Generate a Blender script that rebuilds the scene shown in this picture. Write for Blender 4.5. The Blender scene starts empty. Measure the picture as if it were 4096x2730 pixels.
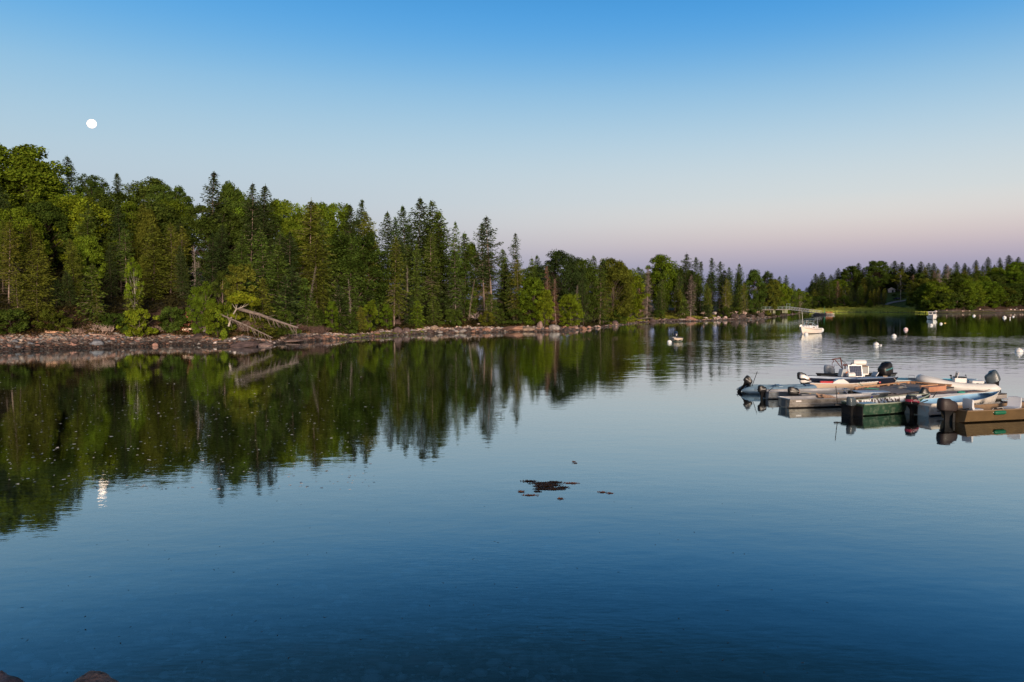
import bpy, math, random
import numpy as np
from mathutils import Vector, Matrix, Euler

sc = bpy.context.scene
COL = sc.collection
rad = math.radians

# ------------------------------------------------------------------ camera
CAM_H, FPX = 5.0, 3124.0
PITCH, ROLL = math.atan((1365 - 1222) / FPX), rad(0.35)
_F = np.array((0, math.cos(PITCH), -math.sin(PITCH)))
_R0 = np.array((1.0, 0, 0)); _U0 = np.array((0, math.sin(PITCH), math.cos(PITCH)))
_U = math.cos(ROLL) * _U0 + math.sin(ROLL) * _R0
_R = math.cos(ROLL) * _R0 - math.sin(ROLL) * _U0
cam = bpy.data.cameras.new("camera"); cam_o = bpy.data.objects.new("camera", cam); COL.objects.link(cam_o)
cam.sensor_width = 36; cam.lens = 36 * FPX / 4096
cam.clip_start = 0.1; cam.clip_end = 9000
M = Matrix(((_R[0], _U[0], -_F[0], 0), (_R[1], _U[1], -_F[1], 0), (_R[2], _U[2], -_F[2], CAM_H), (0, 0, 0, 1)))
cam_o.matrix_world = M
sc.camera = cam_o

def _ray(px, py):
    return _R * (px - 2048) / FPX - _U * (py - 1365) / FPX + _F
def at(px, py, z=0.0):            # where a point of the photograph meets the level plane z
    d = _ray(px, py); t = (z - CAM_H) / d[2]
    return d[0] * t, d[1] * t
def atd(px, py, Y):               # ... and the vertical plane at distance Y
    d = _ray(px, py); t = Y / d[1]
    return d[0] * t, Y, CAM_H + d[2] * t

# ------------------------------------------------------------------ world, sun, exposure
def lin(c):
    return tuple(((v / 255) / 12.92 if v / 255 <= 0.04045 else (((v / 255) + 0.055) / 1.055) ** 2.4) for v in c)
SUN_AZ, SUN_EL = rad(-76), rad(8)       # azimuth measured from +X counter-clockwise: low glow behind the camera
W = bpy.data.worlds.new("World"); sc.world = W; W.use_nodes = True
nt = W.node_tree; nt.nodes.clear()
N = nt.nodes.new; L = nt.links.new
tc = N('ShaderNodeTexCoord'); nrm = N('ShaderNodeVectorMath'); nrm.operation = 'NORMALIZE'
L(tc.outputs['Generated'], nrm.inputs[0])
sep = N('ShaderNodeSeparateXYZ'); L(nrm.outputs[0], sep.inputs[0])
def ramp(stops):
    r = N('ShaderNodeValToRGB'); r.color_ramp.interpolation = 'B_SPLINE'
    els = r.color_ramp.elements
    stops = sorted(stops)
    while len(els) < len(stops): els.new(0.5)
    for e, (el, c) in zip(els, stops):
        e.position = math.sin(rad(el)) if el > 0 else 0.0; e.color = (*lin(c), 1)
    L(sep.outputs['Z'], r.inputs[0]); return r
r_left = ramp([(0, (128, 138, 164)), (2.2, (152, 162, 186)), (4.5, (174, 184, 200)), (8, (186, 200, 212)), (11.2, (178, 204, 219)), (15.3, (142, 191, 224)), (18.4, (102, 173, 226)), (21.6, (76, 158, 224)), (24, (66, 130, 174)), (29, (50, 100, 132)), (38, (36, 72, 100)), (52, (26, 56, 92)), (90, (16, 40, 76))])
r_right = ramp([(0, (122, 126, 164)), (1.2, (130, 134, 172)), (2.4, (156, 153, 180)), (3.6, (190, 177, 189)), (4.6, (208, 194, 195)), (5.8, (218, 212, 209)), (7.4, (212, 217, 217)), (11, (184, 209, 224)), (14.6, (142, 190, 223)), (18, (84, 163, 224)), (21.6, (60, 146, 218)), (24, (46, 112, 154)), (28, (32, 80, 110)), (38, (24, 58, 84)), (60, (16, 40, 76)), (90, (16, 40, 76))])
r_west = ramp([(0, (255, 176, 104)), (3, (255, 190, 130)), (8, (250, 208, 170)), (16, (214, 210, 206)), (28, (150, 180, 210)), (50, (60, 108, 168)), (90, (12, 38, 84))])
def mapr(sock, a, b):
    m = N('ShaderNodeMapRange'); m.interpolation_type = 'SMOOTHSTEP'
    m.inputs['From Min'].default_value = a; m.inputs['From Max'].default_value = b
    L(sock, m.inputs['Value']); return m.outputs[0]
def mixc(f, a, b):
    m = N('ShaderNodeMix'); m.data_type = 'RGBA'; L(f, m.inputs[0]); L(a, m.inputs[6]); L(b, m.inputs[7]); return m.outputs[2]
east = mixc(mapr(sep.outputs['X'], -0.62, 0.50), r_left.outputs[0], r_right.outputs[0])
neg = N('ShaderNodeMath'); neg.operation = 'MULTIPLY'; neg.inputs[1].default_value = -1; L(sep.outputs['Y'], neg.inputs[0])
skyc = mixc(mapr(neg.outputs[0], -0.35, 0.8), east, r_west.outputs[0])
bg = N('ShaderNodeBackground'); L(skyc, bg.inputs[0]); bg.inputs[1].default_value = 1.0
nish = N('ShaderNodeTexSky'); nish.sky_type = 'NISHITA'; nish.sun_disc = False
nish.sun_elevation = SUN_EL; nish.sun_rotation = math.pi / 2 - SUN_AZ
bg2 = N('ShaderNodeBackground'); L(nish.outputs[0], bg2.inputs[0]); bg2.inputs[1].default_value = 0.004
add = N('ShaderNodeAddShader'); L(bg.outputs[0], add.inputs[0]); L(bg2.outputs[0], add.inputs[1])
out = N('ShaderNodeOutputWorld'); L(add.outputs[0], out.inputs[0])

sun = bpy.data.lights.new("sun", 'SUN'); sun_o = bpy.data.objects.new("sun", sun); COL.objects.link(sun_o)
sun.energy = 4.6; sun.angle = rad(14); sun.color = (1.0, 0.78, 0.59)
sd = Vector((math.cos(SUN_AZ) * math.cos(SUN_EL), math.sin(SUN_AZ) * math.cos(SUN_EL), math.sin(SUN_EL)))
nish.sun_rotation = math.pi / 2 - SUN_AZ
sun_o.rotation_euler = sd.to_track_quat('Z', 'Y').to_euler()
sc.view_settings.view_transform = 'Standard'; sc.view_settings.look = 'None'
sc.view_settings.exposure = 0.0; sc.view_settings.gamma = 1.0
sc.cycles.max_bounces = 6; sc.cycles.diffuse_bounces = 2; sc.cycles.glossy_bounces = 3
sc.cycles.transparent_max_bounces = 8; sc.cycles.volume_bounces = 0
sc.cycles.use_denoising = True
sc.cycles.sample_clamp_indirect = 6

# ------------------------------------------------------------------ helpers
def tag(o, label=None, cat=None, group=None, kind=None):
    if label: o['label'] = label
    if cat: o['category'] = cat
    if group: o['group'] = group
    if kind: o['kind'] = kind
    return o
def empty(name, loc=(0, 0, 0), rz=0.0):
    o = bpy.data.objects.new(name, None); COL.objects.link(o); o.empty_display_size = 0.2
    o.location = loc; o.rotation_euler = (0, 0, rz); return o
def new_mesh(name, v, f, mats, parent=None, smooth=False, mi=None):
    me = bpy.data.meshes.new(name)
    v = np.asarray(v, dtype=np.float32)
    if isinstance(f, np.ndarray):
        k = f.shape[1]; n = len(f)
        me.vertices.add(len(v)); me.vertices.foreach_set('co', v.ravel())
        me.loops.add(n * k); me.loops.foreach_set('vertex_index', f.astype(np.int32).ravel())
        me.polygons.add(n); me.polygons.foreach_set('loop_start', np.arange(n, dtype=np.int32) * k)
        me.update(calc_edges=True)
    else:
        me.from_pydata(v.tolist(), [], f)
    if not isinstance(mats, (list, tuple)): mats = [mats]
    for m in mats: me.materials.append(m)
    if mi is not None: me.polygons.foreach_set('material_index', np.asarray(mi, dtype=np.int32))
    me.polygons.foreach_set('use_smooth', np.full(len(me.polygons), smooth))
    me.update()
    o = bpy.data.objects.new(name, me); COL.objects.link(o); o.parent = parent
    return o
class MB:
    """collects shapes; build() links them as ONE mesh object"""
    def __init__(s): s.v = []; s.f = []
    def add(s, v, f):
        b = len(s.v); s.v += [tuple(p) for p in v]; s.f += [tuple(i + b for i in q) for q in f]; return s
    def box(s, c, d, rot=None, taper=1.0):
        m = rot or Matrix.Identity(3); q = []
        for z in (-1, 1):
            k = taper if z > 0 else 1
            for x, y in ((-1, -1), (1, -1), (1, 1), (-1, 1)):
                q.append(Vector(c) + m @ Vector((x * d[0] / 2 * k, y * d[1] / 2 * k, z * d[2] / 2)))
        return s.add(q, [(3, 2, 1, 0), (4, 5, 6, 7), (0, 1, 5, 4), (1, 2, 6, 5), (2, 3, 7, 6), (3, 0, 4, 7)])
    def tube(s, pts, r, n=6, cap=True):
        pts = [Vector(p) for p in pts]; rs = r if isinstance(r, (list, tuple)) else [r] * len(pts)
        vs = []; up = Vector((0.13, 0.21, 0.97))
        for i, p in enumerate(pts):
            t = (pts[min(i + 1, len(pts) - 1)] - pts[max(i - 1, 0)]).normalized()
            a = t.cross(up)
            if a.length < 0.05: a = t.cross(Vector((1, 0, 0)))
            a.normalize(); b = t.cross(a)
            for k in range(n):
                w = 2 * math.pi * k / n
                vs.append(p + (a * math.cos(w) + b * math.sin(w)) * rs[i])
        fs = [(i * n + k, i * n + (k + 1) % n, (i + 1) * n + (k + 1) % n, (i + 1) * n + k) for i in range(len(pts) - 1) for k in range(n)]
        if cap: fs += [tuple(reversed(range(n))), tuple((len(pts) - 1) * n + k for k in range(n))]
        return s.add(vs, fs)
    def ball(s, c, r, nu=12, nv=8, sc_=(1, 1, 1)):
        vs = [(c[0], c[1], c[2] - r * sc_[2])]
        for j in range(1, nv):
            t = -math.pi / 2 + math.pi * j / nv
            for i in range(nu):
                a = 2 * math.pi * i / nu
                vs.append((c[0] + r * sc_[0] * math.cos(t) * math.cos(a), c[1] + r * sc_[1] * math.cos(t) * math.sin(a), c[2] + r * sc_[2] * math.sin(t)))
        vs.append((c[0], c[1], c[2] + r * sc_[2])); T = len(vs) - 1
        fs = [(0, 1 + (i + 1) % nu, 1 + i) for i in range(nu)]
        for j in range(nv - 2):
            fs += [(1 + j * nu + i, 1 + j * nu + (i + 1) % nu, 1 + (j + 1) * nu + (i + 1) % nu, 1 + (j + 1) * nu + i) for i in range(nu)]
        b = 1 + (nv - 2) * nu
        fs += [(b + i, b + (i + 1) % nu, T) for i in range(nu)]
        return s.add(vs, fs)
    def prism(s, poly, axis_vec, base=(0, 0, 0)):
        n = len(poly); b = Vector(base); a = Vector(axis_vec)
        vs = [b + Vector(p) for p in poly] + [b + Vector(p) + a for p in poly]
        return s.add(vs, [tuple(reversed(range(n))), tuple(range(n, 2 * n))] + [(i, (i + 1) % n, n + (i + 1) % n, n + i) for i in range(n)])
    def loft(s, rings, cap=True):
        n = len(rings[0]); vs = [p for r in rings for p in r]
        fs = [(i * n + k, i * n + (k + 1) % n, (i + 1) * n + (k + 1) % n, (i + 1) * n + k) for i in range(len(rings) - 1) for k in range(n)]
        if cap: fs += [tuple(reversed(range(n))), tuple((len(rings) - 1) * n + k for k in range(n))]
        return s.add(vs, fs)
    def build(s, name, mat, parent=None, smooth=False, bevel=0, loc=None):
        o = new_mesh(name, s.v, s.f, mat, parent, smooth)
        if smooth:
            me = o.data
            m = o.modifiers.new('auto', 'EDGE_SPLIT'); m.split_angle = rad(38)
        if bevel:
            b = o.modifiers.new('bevel', 'BEVEL'); b.width = bevel; b.segments = 2; b.limit_method = 'ANGLE'
            o.modifiers.move(len(o.modifiers) - 1, 0)
        if loc: o.location = loc
        return o

def mat(name, col=(0.5, 0.5, 0.5), rough=0.6, metal=0.0, noise=None, bump=None, spec=0.5, objcol=False, emis=None, alpha=None, streak=None):
    """principled material; noise=(scale, darker factor, brighter factor); streak=(scale, colour, amount)"""
    m = bpy.data.materials.new(name); m.use_nodes = True
    t = m.node_tree; b = t.nodes['Principled BSDF']; n = t.nodes.new; l = t.links.new
    b.inputs['Base Color'].default_value = (*col, 1); b.inputs['Roughness'].default_value = rough
    b.inputs['Metallic'].default_value = metal; b.inputs['Specular IOR Level'].default_value = spec
    src = None
    if objcol:
        oi = n('ShaderNodeObjectInfo'); src = oi.outputs['Color']
    co = n('ShaderNodeTexCoord')
    if noise:
        tx = n('ShaderNodeTexNoise'); tx.inputs['Scale'].default_value = noise[0]; tx.inputs['Detail'].default_value = 6
        l(co.outputs['Object'], tx.inputs['Vector'])
        mr = n('ShaderNodeMapRange'); mr.inputs['From Min'].default_value = 0.3; mr.inputs['From Max'].default_value = 0.7
        mr.inputs['To Min'].default_value = noise[1]; mr.inputs['To Max'].default_value = noise[2]
        l(tx.outputs[0], mr.inputs[0])
        mx = n('ShaderNodeMix'); mx.data_type = 'RGBA'; mx.blend_type = 'MULTIPLY'; mx.inputs[0].default_value = 1
        if src: l(src, mx.inputs[6])
        else: mx.inputs[6].default_value = (*col, 1)
        l(mr.outputs[0], mx.inputs[7]); src = mx.outputs[2]
    if streak:
        tx = n('ShaderNodeTexNoise'); tx.inputs['Scale'].default_value = streak[0]; tx.inputs['Detail'].default_value = 5
        l(co.outputs['Object'], tx.inputs['Vector'])
        mr = n('ShaderNodeMapRange'); mr.inputs['From Min'].default_value = 0.5; mr.inputs['From Max'].default_value = 0.62
        mr.inputs['To Max'].default_value = streak[2]; l(tx.outputs[0], mr.inputs[0])
        mx = n('ShaderNodeMix'); mx.data_type = 'RGBA'; l(mr.outputs[0], mx.inputs[0])
        if src: l(src, mx.inputs[6])
        else: mx.inputs[6].default_value = (*col, 1)
        mx.inputs[7].default_value = (*streak[1], 1); src = mx.outputs[2]
    if src: l(src, b.inputs['Base Color'])
    if bump:
        tx = n('ShaderNodeTexNoise'); tx.inputs['Scale'].default_value = bump[0]; tx.inputs['Detail'].default_value = 5
        l(co.outputs['Object'], tx.inputs['Vector'])
        bp = n('ShaderNodeBump'); bp.inputs['Strength'].default_value = bump[1]; bp.inputs['Distance'].default_value = bump[2] if len(bump) > 2 else 0.05
        l(tx.outputs[0], bp.inputs['Height']); l(bp.outputs[0], b.inputs['Normal'])
    if emis:
        b.inputs['Emission Color'].default_value = (*emis[0], 1); b.inputs['Emission Strength'].default_value = emis[1]
    if alpha is not None: b.inputs['Alpha'].default_value = alpha
    return m

# value noise for terrain and scattering
_rs = np.random.RandomState(7); _tab = _rs.rand(256, 256)
def vnoise(x, y, s=1.0):
    x = np.asarray(x) * s; y = np.asarray(y) * s
    xi = np.floor(x).astype(int); yi = np.floor(y).astype(int); fx = x - xi; fy = y - yi
    fx = fx * fx * (3 - 2 * fx); fy = fy * fy * (3 - 2 * fy)
    g = lambda a, b: _tab[a % 256, b % 256]
    return (g(xi, yi) * (1 - fx) + g(xi + 1, yi) * fx) * (1 - fy) + (g(xi, yi + 1) * (1 - fx) + g(xi + 1, yi + 1) * fx) * fy
def fbm(x, y, s, o=4):
    r = 0; a = 0.5
    for k in range(o): r = r + a * (vnoise(np.asarray(x) + 17.3 * k, np.asarray(y) - 9.1 * k, s * 2 ** k) - 0.5); a *= 0.5
    return r

# ------------------------------------------------------------------ ground
SHORE_PX = [(-700, 1445), (-300, 1425), (0, 1408), (200, 1400), (400, 1394), (560, 1389), (660, 1382), (800, 1384), (900, 1389), (1080, 1384), (1150, 1372), (1230, 1368), (1400, 1358), (1520, 1347), (1700, 1337), (1830, 1334), (1950, 1332), (2080, 1328), (2200, 1329), (2290, 1324), (2380, 1314), (2480, 1302), (2560, 1292), (2640, 1287), (2760, 1287), (2880, 1283), (3000, 1279), (3080, 1271), (3130, 1263), (3180, 1257), (3230, 1252), (3290, 1250), (3400, 1249.5), (3500, 1249.5), (3600, 1250.5), (3700, 1254), (3800, 1254), (3900, 1252), (4000, 1251), (4100, 1250), (4500, 1248), (5200, 1252)]
SHORE = np.array([at(a, b) for a, b in SHORE_PX])
SHORE_PX_A = np.array([p[0] for p in SHORE_PX], float)
def colof(x, y):        # photograph column of a ground point (only used to look up the shore tables)
    return 2048 + FPX * x / np.maximum(y, 0.5)
def shore_depth(c):
    return np.interp(c, SHORE_PX_A, SHORE[:, 1])
def sdist(x, y):
    x = np.asarray(x, float); y = np.asarray(y, float)
    d2 = np.full(x.shape, 1e12)
    for a, b in zip(SHORE[:-1], SHORE[1:]):
        ab = b - a; t = np.clip(((x - a[0]) * ab[0] + (y - a[1]) * ab[1]) / (ab @ ab), 0, 1)
        d2 = np.minimum(d2, (x - a[0] - t * ab[0]) ** 2 + (y - a[1] - t * ab[1]) ** 2)
    # crossing test against the shoreline as a function of bearing
    bear = np.arctan2(x, np.maximum(y, 1e-3)); sb = np.arctan2(SHORE[:, 0], SHORE[:, 1]); sr = np.hypot(SHORE[:, 0], SHORE[:, 1])
    rr = np.interp(bear, sb, sr)
    return np.sqrt(d2) * np.where((np.hypot(x, y) > rr) & (y > 0), 1, -1)
#          col: bank height, hill slope, hill top above water
HT = np.array([(-700, 2.6, .34, 21), (0, 2.4, .36, 21), (500, 2.4, .30, 17), (900, 2.2, .24, 10), (1300, 1.1, .14, 7), (1700, .8, .08, 5), (2200, .7, .07, 5), (2700, .9, .04, 5), (3100, 1.2, .03, 5), (3180, .9, .10, 8), (3290, .2, .14, 12), (3500, .2, .17, 22), (3700, .3, .19, 19), (3900, 1.0, .18, 20), (4100, 1.1, .18, 22), (5000, 1.2, .20, 24)])
MARSH = lambda c: np.interp(c, [3180, 3240, 3600, 3680, 3760], [0, 1, 1, 0.5, 0])
GRASS = lambda c: np.interp(c, [2440, 2500, 2800, 2860], [0, 1, 1, 0])
def height(x, y, s=None):
    x = np.asarray(x, float); y = np.asarray(y, float)
    if s is None: s = sdist(x, y)
    c = colof(x, y); bh = np.interp(c, HT[:, 0], HT[:, 1]); sl = np.interp(c, HT[:, 0], HT[:, 2]); top = np.interp(c, HT[:, 0], HT[:, 3])
    m = MARSH(c)
    b0 = np.interp(c, [0, 900, 1500, 2300, 2500, 2800, 3000], [5, 4.5, 5, 8, 14, 12, 5]) * (1 - m) + m * 46
    zb = np.where(m > 0, 0.15 + 2.0 * np.clip(s / 60, 0, 1) ** 1.4, 0)
    beach = np.clip(s / b0, 0, 1) ** 1.1 * (1.25 * (1 - m)) + zb * m
    u = np.clip((s - b0) / 4.5, 0, 1); u = u * u * (3 - 2 * u)
    hill = np.minimum(np.maximum(s - b0 - 2, 0) * sl, top)
    z = beach + u * bh * (1 - m) + hill + np.clip(s - b0, 0, 1) * (fbm(x, y, .12) * 1.6)
    z = z + np.clip(s, 0, 1) * fbm(x, y, .55, 3) * .35 * (1 - m)
    # lake bed falls away from both shores
    sea = -np.minimum(0.25 * np.maximum(-s, 0), 7.0) - 0.02
    near = -0.34 - np.maximum(y - 10.5, 0) * .03 - np.maximum(x + 5.5, 0) * .075 - 0.0022 * np.maximum(y - 10.5, 0) ** 2
    near = near + fbm(x, y, .5, 4) * .35
    near = np.where(y < 10, near + (10 - y) * .35, near)
    near = np.clip(near, -7, 3.0)
    w = np.clip((y - 55) / 10, 0, 1)
    sea = np.where(y < 66, np.maximum(near * (1 - w) + (-7) * w, sea if False else -7), sea)
    return np.where(s > 0, z, sea)
nb = 620
th = np.linspace(rad(-52), rad(52), nb)
rr_ = np.concatenate([np.geomspace(5.5, 40, 60)[:-1], np.geomspace(40, 84, 40)[:-1], np.linspace(84, 170, 200)[:-1], np.linspace(170, 360, 240)[:-1], np.linspace(360, 560, 140)[:-1], np.geomspace(560, 3000, 30)])
TH, RR = np.meshgrid(th, rr_)
GX = (RR * np.sin(TH)).ravel(); GY = (RR * np.cos(TH)).ravel()
GS = sdist(GX, GY); GZ = height(GX, GY, GS)
i = np.arange(len(rr_) - 1)[:, None] * nb + np.arange(nb - 1)[None, :]
faces = np.stack([i, i + 1, i + 1 + nb, i + nb], -1).reshape(-1, 4)
gcol = np.zeros((len(GX), 4), np.float32); gcol[:, 3] = 1
def C(*a): return np.array(a, float)
cc = colof(GX, GY)
n1 = vnoise(GX, GY, .9)[:, None]; n2 = vnoise(GX + 50, GY, .25)[:, None]; n3 = vnoise(GX, GY + 90, 3.1)[:, None]
wet = C(.046, .028, .023) * (0.6 + 0.9 * n3)
peb = C(.125, .080, .064) * (0.5 + 1.0 * n3) * (0.7 + .6 * n1)
dry = C(.20, .155, .135) * (0.6 + .7 * n3)
soil = C(.050, .030, .020) * (0.5 + n1)
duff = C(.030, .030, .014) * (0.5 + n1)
mgr = C(.30, .32, .06) * (0.65 + .7 * n2) * (0.8 + .4 * n3)
lawn = C(.075, .105, .022) * (0.6 + .8 * n2)
def sm(a, b, v): t = np.clip((v - a) / (b - a), 0, 1); return (t * t * (3 - 2 * t))[:, None]
s_ = GS
k = wet
k = k + (peb - k) * sm(.6, 2.2, s_ + (n1[:, 0] - .5) * 2)
k = k + (dry - k) * sm(2.6, 4.0, s_ + (n1[:, 0] - .5) * 2) * .8
k = k + (soil - k) * sm(5.0, 6.4, s_ + (n2[:, 0] - .5) * 2)
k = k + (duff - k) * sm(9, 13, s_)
gm = (GRASS(cc) * ((s_ > 5) & (s_ < 18)))[:, None] * np.clip(n1 * 2.2, 0, 1)
k = k + (mgr - k) * gm
mm = MARSH(cc)[:, None] * sm(0.5, 3, s_ + 3 * (n2[:, 0] - .3))
k = k + (mgr - k) * mm
k = k + (duff - k) * (MARSH(cc)[:, None] * sm(46, 49, s_))
k = k + (lawn - k) * (MARSH(cc)[:, None] * sm(46, 49, s_)) * ((cc > 3540) & (cc < 3690))[:, None]
scar = np.exp(-(((cc - 732) / 26) ** 2)) * ((s_ > 4.0) & (s_ < 10))
k = k + (C(.40, .17, .10) * (.7 + .6 * n3) - k) * np.clip(scar * 1.6, 0, 1)[:, None]
kelp = (sm(.2, .45, n2[:, 0]) * ((s_ > 1.2) & (s_ < 3.4) & (((cc > 1340) & (cc < 2300)) | (cc > 2350)))[:, None]) * (MARSH(cc) < .1)[:, None]
k = k + (C(.10, .11, .025) * (.5 + n3) - k) * kelp * .7
# mud and kelp flat right of the marsh, low tide ledge
bed = C(.20, .18, .16) * (0.8 + .4 * n3) * (0.85 + .3 * n1)
k = np.where((s_ <= 0)[:, None], bed, k)
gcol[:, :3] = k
def ground_material():
    m = bpy.data.materials.new('ground'); m.use_nodes = True; t = m.node_tree; b = t.nodes['Principled BSDF']; n = t.nodes.new; l = t.links.new
    at_ = n('ShaderNodeAttribute'); at_.attribute_name = 'tone'
    co = n('ShaderNodeTexCoord')
    vo = n('ShaderNodeTexVoronoi'); vo.inputs['Scale'].default_value = 4.5; l(co.outputs['Object'], vo.inputs['Vector'])
    mr = n('ShaderNodeMapRange'); mr.inputs['To Min'].default_value = .45; mr.inputs['To Max'].default_value = 1.7
    sp = n('ShaderNodeSeparateColor'); l(vo.outputs['Color'], sp.inputs[0]); l(sp.outputs[0], mr.inputs[0])
    mx = n('ShaderNodeMix'); mx.data_type = 'RGBA'; mx.blend_type = 'MULTIPLY'; mx.inputs[0].default_value = 1
    l(at_.outputs['Color'], mx.inputs[6]); l(mr.outputs[0], mx.inputs[7]); l(mx.outputs[2], b.inputs['Base Color'])
    nz = n('ShaderNodeTexNoise'); nz.inputs['Scale'].default_value = 2.5; nz.inputs['Detail'].default_value = 8; l(co.outputs['Object'], nz.inputs['Vector'])
    bp = n('ShaderNodeBump'); bp.inputs['Strength'].default_value = .8; bp.inputs['Distance'].default_value = .25
    l(nz.outputs[0], bp.inputs['Height']); l(bp.outputs[0], b.inputs['Normal'])
    b.inputs['Roughness'].default_value = .85; b.inputs['Specular IOR Level'].default_value = .25
    return m
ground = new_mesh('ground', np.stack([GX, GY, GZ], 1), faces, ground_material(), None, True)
ca = ground.data.color_attributes.new('tone', 'FLOAT_COLOR', 'POINT'); ca.data.foreach_set('color', gcol.ravel())
tag(ground, kind='structure')
def gz(x, y): return float(height(np.array([x]), np.array([y]))[0])

# ------------------------------------------------------------------ water: a closed body, clear but absorbing
def water_material():
    m = bpy.data.materials.new('sea_water'); m.use_nodes = True; t = m.node_tree; t.nodes.clear(); n = t.nodes.new; l = t.links.new
    co = n('ShaderNodeTexCoord')
    def noise(scale, detail=2, rot=0, sx=1, sy=1, off=(0, 0, 0)):
        mp = n('ShaderNodeMapping'); mp.inputs['Rotation'].default_value[2] = rot; mp.inputs['Scale'].default_value = (sx, sy, 1); mp.inputs['Location'].default_value = off
        l(co.outputs['Object'], mp.inputs[0])
        x = n('ShaderNodeTexNoise'); x.inputs['Scale'].default_value = scale; x.inputs['Detail'].default_value = detail; l(mp.outputs[0], x.inputs['Vector']); return x.outputs[0]
    def math_(op, a, b=None):
        x = n('ShaderNodeMath'); x.operation = op
        for i_, v in enumerate((a, b)):
            if v is None: continue
            if isinstance(v, (int, float)): x.inputs[i_].default_value = v
            else: l(v, x.inputs[i_])
        return x.outputs[0]
    def mrange(v, a, b, c=0, d=1):
        x = n('ShaderNodeMapRange'); x.interpolation_type = 'SMOOTHSTEP'; l(v, x.inputs[0])
        for i_, q in zip((1, 2, 3, 4), (a, b, c, d)): x.inputs[i_].default_value = q
        return x.outputs[0]
    sp = n('ShaderNodeSeparateXYZ'); l(co.outputs['Object'], sp.inputs[0])
    # a breeze ruffles a band of the cove; calm in the lee of the trees
    band = math_('MULTIPLY', mrange(sp.outputs['Y'], 46, 70), mrange(sp.outputs['X'], -8, 22))
    band = math_('MULTIPLY', band, mrange(sp.outputs['Y'], 150, 95))
    patch = mrange(noise(.035, 2, .3), .38, .62, .25, 1)
    band = math_('MULTIPLY', band, patch)
    amp_big = math_('ADD', math_('MULTIPLY', band, WAVE_BAND), WAVE_CALM)
    h = math_('MULTIPLY', noise(.45, 2, .5, 1.0, 1.5), amp_big)
    h = math_('ADD', h, math_('MULTIPLY', noise(1.7, 2, .25, .7, 1.4), math_('ADD', math_('MULTIPLY', band, .010), .0020)))
    h = math_('ADD', h, math_('MULTIPLY', noise(7, 1, .35, .5, 1.5), math_('MULTIPLY', mrange(noise(.12, 2), .30, .65), .0010)))
    bp = n('ShaderNodeBump'); bp.inputs['Strength'].default_value = 1; bp.inputs['Distance'].default_value = 1; l(h, bp.inputs['Height'])
    fr = n('ShaderNodeFresnel'); fr.inputs[0].default_value = 1.333; l(bp.outputs[0], fr.inputs['Normal'])
    gl = n('ShaderNodeBsdfGlossy'); gl.inputs['Roughness'].default_value = 0.015; gl.inputs['Color'].default_value = (.88, .97, 1, 1); l(bp.outputs[0], gl.inputs['Normal'])
    tr = n('ShaderNodeBsdfTransparent'); tr.inputs[0].default_value = (.80, .92, .95, 1)
    cr = n('ShaderNodeFloatCurve'); l(fr.outputs[0], cr.inputs['Value']); cv = cr.mapping.curves[0]
    cv.points[0].location = (0, 0); cv.points[1].location = (1, 1)
    for q in ((.06, .09), (.125, .205), (.17, .34), (.28, .53), (.44, .69), (.7, .86)): cv.points.new(*q)
    for q in cv.points: q.handle_type = 'VECTOR'
    cr.mapping.update(); pw = cr.outputs[0]
    mx = n('ShaderNodeMixShader'); l(pw, mx.inputs[0]); l(tr.outputs[0], mx.inputs[1]); l(gl.outputs[0], mx.inputs[2])
    va = n('ShaderNodeVolumeAbsorption'); va.inputs[0].default_value = (.22, .62, .70, 1); va.inputs[1].default_value = .20
    o = n('ShaderNodeOutputMaterial'); l(mx.outputs[0], o.inputs[0]); l(va.outputs[0], o.inputs['Volume'])
    return m
WAVE_BAND, WAVE_CALM = .070, .0044
b_ = MB(); b_.box((0, 0, -6), (6000, 6000, 12)); 
water = b_.build('water', water_material()); tag(water, kind='structure')

# moon
mm_ = mat('moon_face', (1, 1, 1), emis=((1, .68, .48), 2.3))
mx_, my_, mz_ = atd(367, 496, 3000)
mb = MB(); mb.ball((0, 0, 0), 16.8, 28, 20, (1.0, 1.0, .94))
moon = mb.build('moon', mm_, None, True, loc=(mx_, my_, mz_)); moon.rotation_euler = (0, rad(-35), 0)
tag(moon, 'bright white nearly full moon in the pale evening sky above the woods', 'moon')

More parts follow.
